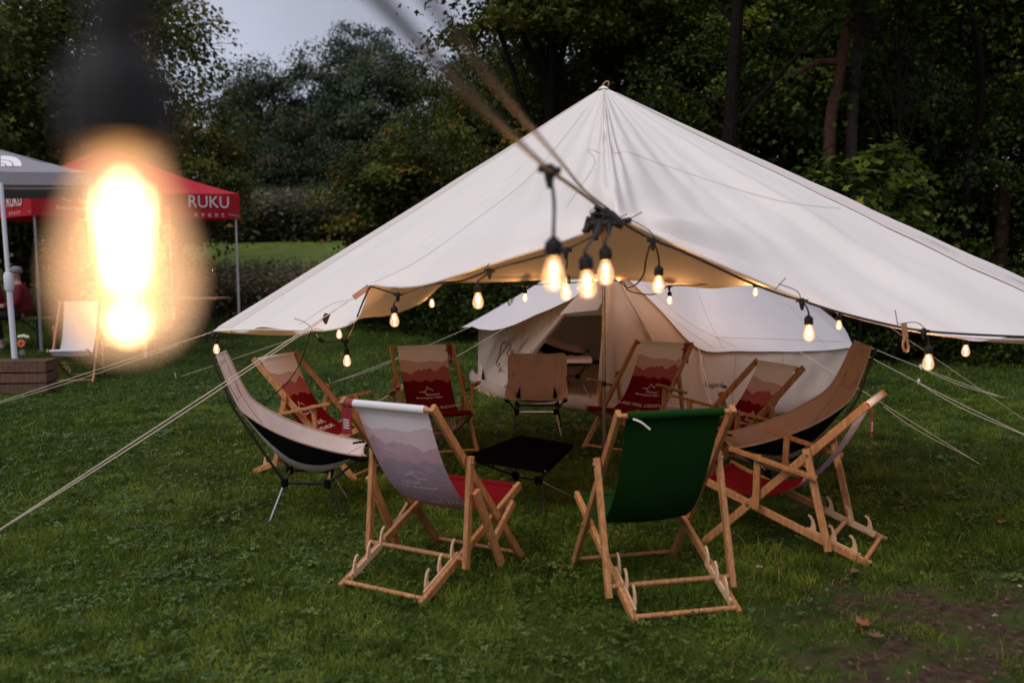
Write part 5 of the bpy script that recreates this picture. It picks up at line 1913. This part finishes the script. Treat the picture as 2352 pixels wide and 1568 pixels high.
near_c = cable('main cable running from the near bulb up to the cable knot at the tarp front', [(250, -330, 0.45), (520, -420, 0.55), (700, -160, 0.62), (870, 0, 0.72), (1010, 150, 0.92), (1130, 268, 1.3), (1255, 385, 2.3), (1330, 440, 2.9), (1395, 488, 3.7)])
cable('second cable running just above the main cable to the knot', [(700, -400, 0.55), (985, 0, 0.75), (1100, 150, 1.0), (1200, 270, 1.5), (1290, 375, 2.4), (1345, 440, 3.0), (1400, 482, 3.8)], 0.004)
left_c = cable('cable following the left front edge of the tarp', [(1420, 505, 4.4), (1385, 528, 4.4), (1345, 552, 4.5), (1300, 572, 4.7), (1215, 596, 4.9), (1125, 621, 5.1), (1060, 645, 5.4), (1000, 652, 5.6), (940, 672, 5.9), (912, 675, 6.0), (870, 663, 6.2), (850, 658, 6.28)])
right_c = cable('cable following the right front edge of the tarp', [(1420, 505, 4.4), (1462, 532, 4.45), (1500, 551, 4.5), (1560, 575, 4.55), (1640, 611, 4.6), (1720, 648, 4.65), (1800, 678, 4.75), (1840, 690, 4.8), (1930, 718, 4.9), (2040, 745, 4.95), (2110, 758, 5.0), (2200, 766, 5.05), (2352, 773, 5.15), (2480, 776, 5.4)], 0.006)
drop_c = cable('black cable dropping from the tarp tie-out behind the left deck chair', [(850, 658, 6.26), (835, 690, 6.3), (815, 740, 6.6), (800, 772, 6.9), (794, 782, 7.0)])
cable('thin black cable hanging from the tarp edge across the MEHRA chair', [(714, 760, 6.8), (705, 790, 6.85), (690, 832, 6.9), (665, 872, 6.95), (625, 910, 7.05), (600, 930, 7.1)], 0.004)
back_c = cable('thin cable along the back edge of the tarp', [(1000, 655, 9.7), (1050, 662, 9.75), (1200, 655, 9.85), (1300, 650, 9.9), (1420, 645, 9.9), (1445, 668, 9.85), (1500, 676, 9.8), (1538, 657, 9.75), (1600, 655, 9.7), (1680, 645, 9.6), (1740, 640, 9.5), (1850, 690, 9.0), (1930, 722, 8.6)], 0.006)
cable('loose grey cable looping below the knot to the tent', [(1492, 565, 4.5), (1483, 600, 4.9), (1478, 630, 5.6), (1462, 652, 7.0), (1440, 660, 8.5), (1420, 645, 9.8)], 0.005)
zip_tie(right_c, [(1395, 512, 4.4), (1440, 508, 4.42), (1452, 500, 4.42), (1475, 487, 4.4)])
zip_tie(right_c, [(1450, 505, 4.42), (1490, 528, 4.45), (1502, 545, 4.5)])
zip_tie(right_c, [(1780, 665, 4.7), (1805, 638, 4.7)])
zip_tie(right_c, [(1788, 652, 4.7), (1830, 668, 4.72), (1840, 688, 4.78)])
zip_tie(right_c, [(2062, 746, 4.9), (2056, 712, 4.88)])
zip_tie(right_c, [(2064, 744, 4.92), (2100, 740, 4.92), (2118, 748, 4.95), (2126, 760, 5.0)])
zip_tie(left_c, [(1118, 615, 5.05), (1122, 605, 5.05)])
tie2 = [(675, 731, 6.75), (700, 740, 6.75), (716, 755, 6.78), (716, 768, 6.8)]
zip_tie(drop_c, tie2)
zip_tie(near_c, [(1362, 480, 3.6), (1355, 488, 3.6), (1368, 508, 3.62), (1385, 505, 3.7)])
zip_tie(near_c, [(1440, 492, 3.8), (1420, 502, 3.78)])
# knot of connectors
kn = at(1398, 498, 3.75)
knot = thing('cable_knot', 'black knot of cables and plugs tied at the tarp front', 'cable', kn)
for k in range(7):
    a = Vector((random.uniform(-.05, .05), random.uniform(-.03, .03), random.uniform(-.03, .03)))
    MB().tube(spline([a, a + Vector((random.uniform(-.05, .05), 0.02, random.uniform(-.05, .04))), a + Vector((random.uniform(-.07, .07), -0.01, random.uniform(-.07, .03)))], 5), 0.011, 7).build('cable_loop', RUBBER, knot)
MB().tube([(-0.045, 0, 0.03), (0.005, 0, 0.0), (0.055, 0, -0.035)], [0.014, 0.026, 0.016], 10).build('plug', RUBBER, knot)
MB().tube([(-0.03, 0.01, 0.0), (-0.045, 0.01, -0.05), (-0.05, 0, -0.085)], [0.02, 0.017, 0.011], 10).build('plug', RUBBER, knot)
# spare plug and battery pack dangling on the left
pl_ = thing('cable_plug', 'small black plug dangling left of the lowest left bulb', 'plug', at(787, 838 - 54, 7.0))
po = pl_.location
MB().tube(spline([at(800, 776, 6.95), at(785, 783, 6.97), at(765, 786, 7.0), at(742, 785, 7.0)], 5), 0.004, 6).build('lead', RUBBER, pl_, org=po)
MB().tube([at(744, 786, 7.0), at(737, 781, 7.0), at(731, 777, 7.0)], [0.012, 0.017, 0.010], 10).build('plug_body', RUBBER, pl_, org=po)
MB().tube([at(731, 775, 7.0), at(726, 766, 7.0)], 0.003, 6).build('plug_pin', WHITE_INK, pl_, org=po)

GLASS_PROF = [(0.0, -0.080), (0.008, -0.0795), (0.017, -0.0755), (0.0245, -0.067), (0.0285, -0.055), (0.029, -0.044), (0.0265, -0.030), (0.021, -0.014), (0.0165, -0.004), (0.0155, 0.004)]


def bulb(label, px, py, y, top=None, power=2.2, tilt=0.0, seg=20):
    """px,py,y locate the middle of the glass; top = where its lead leaves the cable"""
    c = at(px, py, y)
    t = thing('light_bulb', label, 'light bulb', c, 0, 'amber bulbs of the string lights')
    t.rotation_euler = (tilt * 0.3, tilt, 0)
    g = Vector((0, 0, 0.040))          # neck of the glass
    MB().lathe(GLASS_PROF, g, seg).build('glass', BULB_GLASS, t)
    b = MB()
    for k in range(4):
        a = k * math.pi / 2 + 0.4
        b.tube([(0.0062 * math.cos(a), 0.0062 * math.sin(a), 0.026), (0.0022 * math.cos(a), 0.0022 * math.sin(a), -0.010)], 0.0014, 5)
    b.tube([(0, 0, 0.032), (0, 0, -0.010)], 0.0020, 5)
    b.build('filament', FILAMENT, t)
    MB().lathe([(0.0, -0.0225), (0.003, -0.0222), (0.0042, -0.0262), (0.003, -0.030), (0.0, -0.0305)], (0, 0, 0), 8).build('glass_glint', FILAMENT, t)  # glowing bead standing in for the reflection low in the glass
    MB().lathe([(0.0, 0.0), (0.017, 0.0), (0.0215, 0.004), (0.0215, 0.031), (0.019, 0.038), (0.011, 0.045), (0.0055, 0.051), (0.0, 0.052)], g + Vector((0, 0, 0.001)), 16).build('socket', SOCKET, t)
    for k in range(10):
        a = k * 2 * math.pi / 10
        pass
    if top is not None:
        q = at(*top)
        M = Matrix.Rotation(tilt * 0.3, 3, 'X')
        Rm = t.rotation_euler.to_matrix()
        s0 = g + Vector((0, 0, 0.050))
        loc = Rm.inverted() @ (q - c)
        midp = s0.lerp(loc, 0.5) + Vector((0.006, 0, 0.006))
        MB().tube(spline([s0, s0 + Vector((0, 0, 0.012)), midp, loc], 5), 0.0045, 6).build('lead', RUBBER, t)
        MB().tube([loc + Vector((0, 0, 0.014)), loc, loc + Vector((0, 0, -0.022)), loc + Vector((0, 0, -0.045))], [0.010, 0.016, 0.012, 0.006], 8).build('connector', RUBBER, t)
        MB().tube([loc + Vector((-0.028, 0, 0.002)), loc + Vector((0.028, 0, -0.002))], [0.009, 0.009], 8).build('connector_sleeve', RUBBER, t)
    li = bpy.data.lights.new('bulb_light', 'POINT')
    li.energy = power * 1.7
    li.color = (1.0, 0.54, 0.21)
    li.shadow_soft_size = 0.018
    lo = bpy.data.objects.new('bulb_light', li)
    COL.objects.link(lo)
    lo.parent = t
    return t


bulb('huge blurred glowing bulb hanging close to the camera at the left', 288, 596, 0.415, (268, -60, 0.42), 1.2, 0.0, 32)
bulb('large blurred bulb left of the pole, on the main cable below the tarp front', 1272, 632, 2.35, (1262, 390, 2.42), 2.0)
bulb('blurred bulb just left of the pole, lower of the pair under the knot', 1349, 655, 2.9, (1376, 512, 3.6), 2.0, -0.05)
bulb('blurred bulb in front of the pole, upper of the pair under the knot', 1391, 628, 3.25, (1398, 512, 3.7), 2.0)
bulb('clear bulb half hidden behind the blurred bulb left of the pole', 1300, 672, 4.7, (1300, 574, 4.7), 2.2)
bulb('bulb right of the knot on the right tarp edge', 1512, 655, 4.55, (1500, 553, 4.5), 2.2, 0.03)
bulb('bulb over the HIER LIEGST chair on the left tarp edge, nearest the knot', 1098, 692, 5.05, (1124, 622, 5.1), 2.2)
bulb('bulb hanging from the tie-out below the left tarp edge', 906, 736, 6.0, (914, 676, 6.0), 2.2)
bulb('lowest left bulb above the MEHRA chair', 797, 829, 7.0, (793, 783, 7.0), 2.2)
bulb('small bulb just above and left of the lowest left bulb', 779, 768, 9.2, (776, 735, 9.2), 2.2)
bulb('small bulb hanging at the left tarp corner', 497, 802, 8.4, (492, 768, 8.3), 2.2)
bulb('small bulb under the back edge left of the tent roof', 992, 697, 9.8, (994, 660, 9.75), 2.2)
bulb('tiny bulb in front of the left tent roof', 1206, 684, 9.9, (1207, 657, 9.85), 2.2)
bulb('tiny bulb at the tent door peak', 1421, 637, 9.9, (1424, 612, 9.9), 2.2)
bulb('tiny bulb in front of the right tent roof, nearest the door peak', 1538, 690, 9.75, (1537, 658, 9.75), 2.2)
bulb('tiny bulb on the back cable below the right tarp edge', 1735, 671, 9.5, (1736, 643, 9.5), 2.2)
bulb('small bulb at the right end of the tent roof', 1927, 747, 8.5, (1930, 722, 8.6), 2.2)
bulb('bulb on the right tarp edge above the red chair by the tent', 1858, 766, 4.85, (1842, 691, 4.8), 2.2, -0.03)
bulb('bulb below the right tarp edge beside the leather strap', 2132, 833, 5.0, (2122, 760, 5.0), 2.2)
bulb('small bulb at the far right below the tarp edge', 2218, 806, 6.9, (2220, 778, 6.9), 2.2)

# ------------------------------------------------------------------ small fallen things on the grass
LEAF_O = mat('orange_fallen_leaf', (0.20, 0.065, 0.025), 0.7, 0.2)
LEAF_B = mat('brown_fallen_leaf', (0.13, 0.075, 0.045), 0.7, 0.2)
LEAF_R = mat('red_fallen_leaf', (0.20, 0.03, 0.02), 0.7, 0.2)
PALE_L = mat('pale_fallen_leaf', (0.34, 0.30, 0.24), 0.7, 0.2)
for lb, px, py, s, m in [('orange fallen leaf at the edge of the bare soil', 1982, 1448, 0.055, LEAF_O), ('curled brown fallen leaf below the orange leaf', 2008, 1478, 0.045, LEAF_B), ('tiny red fallen leaf alone on the left lawn', 281, 1339, 0.022, LEAF_R),
                         ('pale petal left of the side view deck chair', 1744, 1317, 0.022, PALE_L), ('brown fallen leaf right of the deck chair hooks', 1962, 1327, 0.04, LEAF_B), ('reddish fallen leaf at the right lawn edge', 2300, 1212, 0.045, LEAF_O), ('pale pebble like leaf in the bare soil', 2284, 1428, 0.02, PALE_L), ('pale flower head in the soil near the right edge', 2338, 1362, 0.02, PALE_L)]:
    g = gnd(px, py)
    an = random.uniform(0, 6.28)
    pr = [(1, 0), (0.45, 0.32), (0.3, 0.75), (-0.1, 0.4), (-0.6, 0.5), (-0.5, 0.1), (-1.1, 0), (-0.5, -0.12), (-0.6, -0.5), (-0.1, -0.42), (0.3, -0.7), (0.45, -0.3)]
    b = MB()
    vs = [Vector((0, 0, 0.03))]
    for u, v in pr:
        vs.append(Vector(((u * math.cos(an) - v * math.sin(an)) * s, (u * math.sin(an) + v * math.cos(an)) * s, 0.03 + 0.25 * s * (u * u + v * v) + random.uniform(-.004, .008))))
    b.add(vs, [(0, i + 1, (i + 1) % 12 + 1) for i in range(12)])
    o = b.build('fallen_leaf', m)
    o.location = g
    tag(o, lb, 'leaf', 'fallen leaves on the lawn')
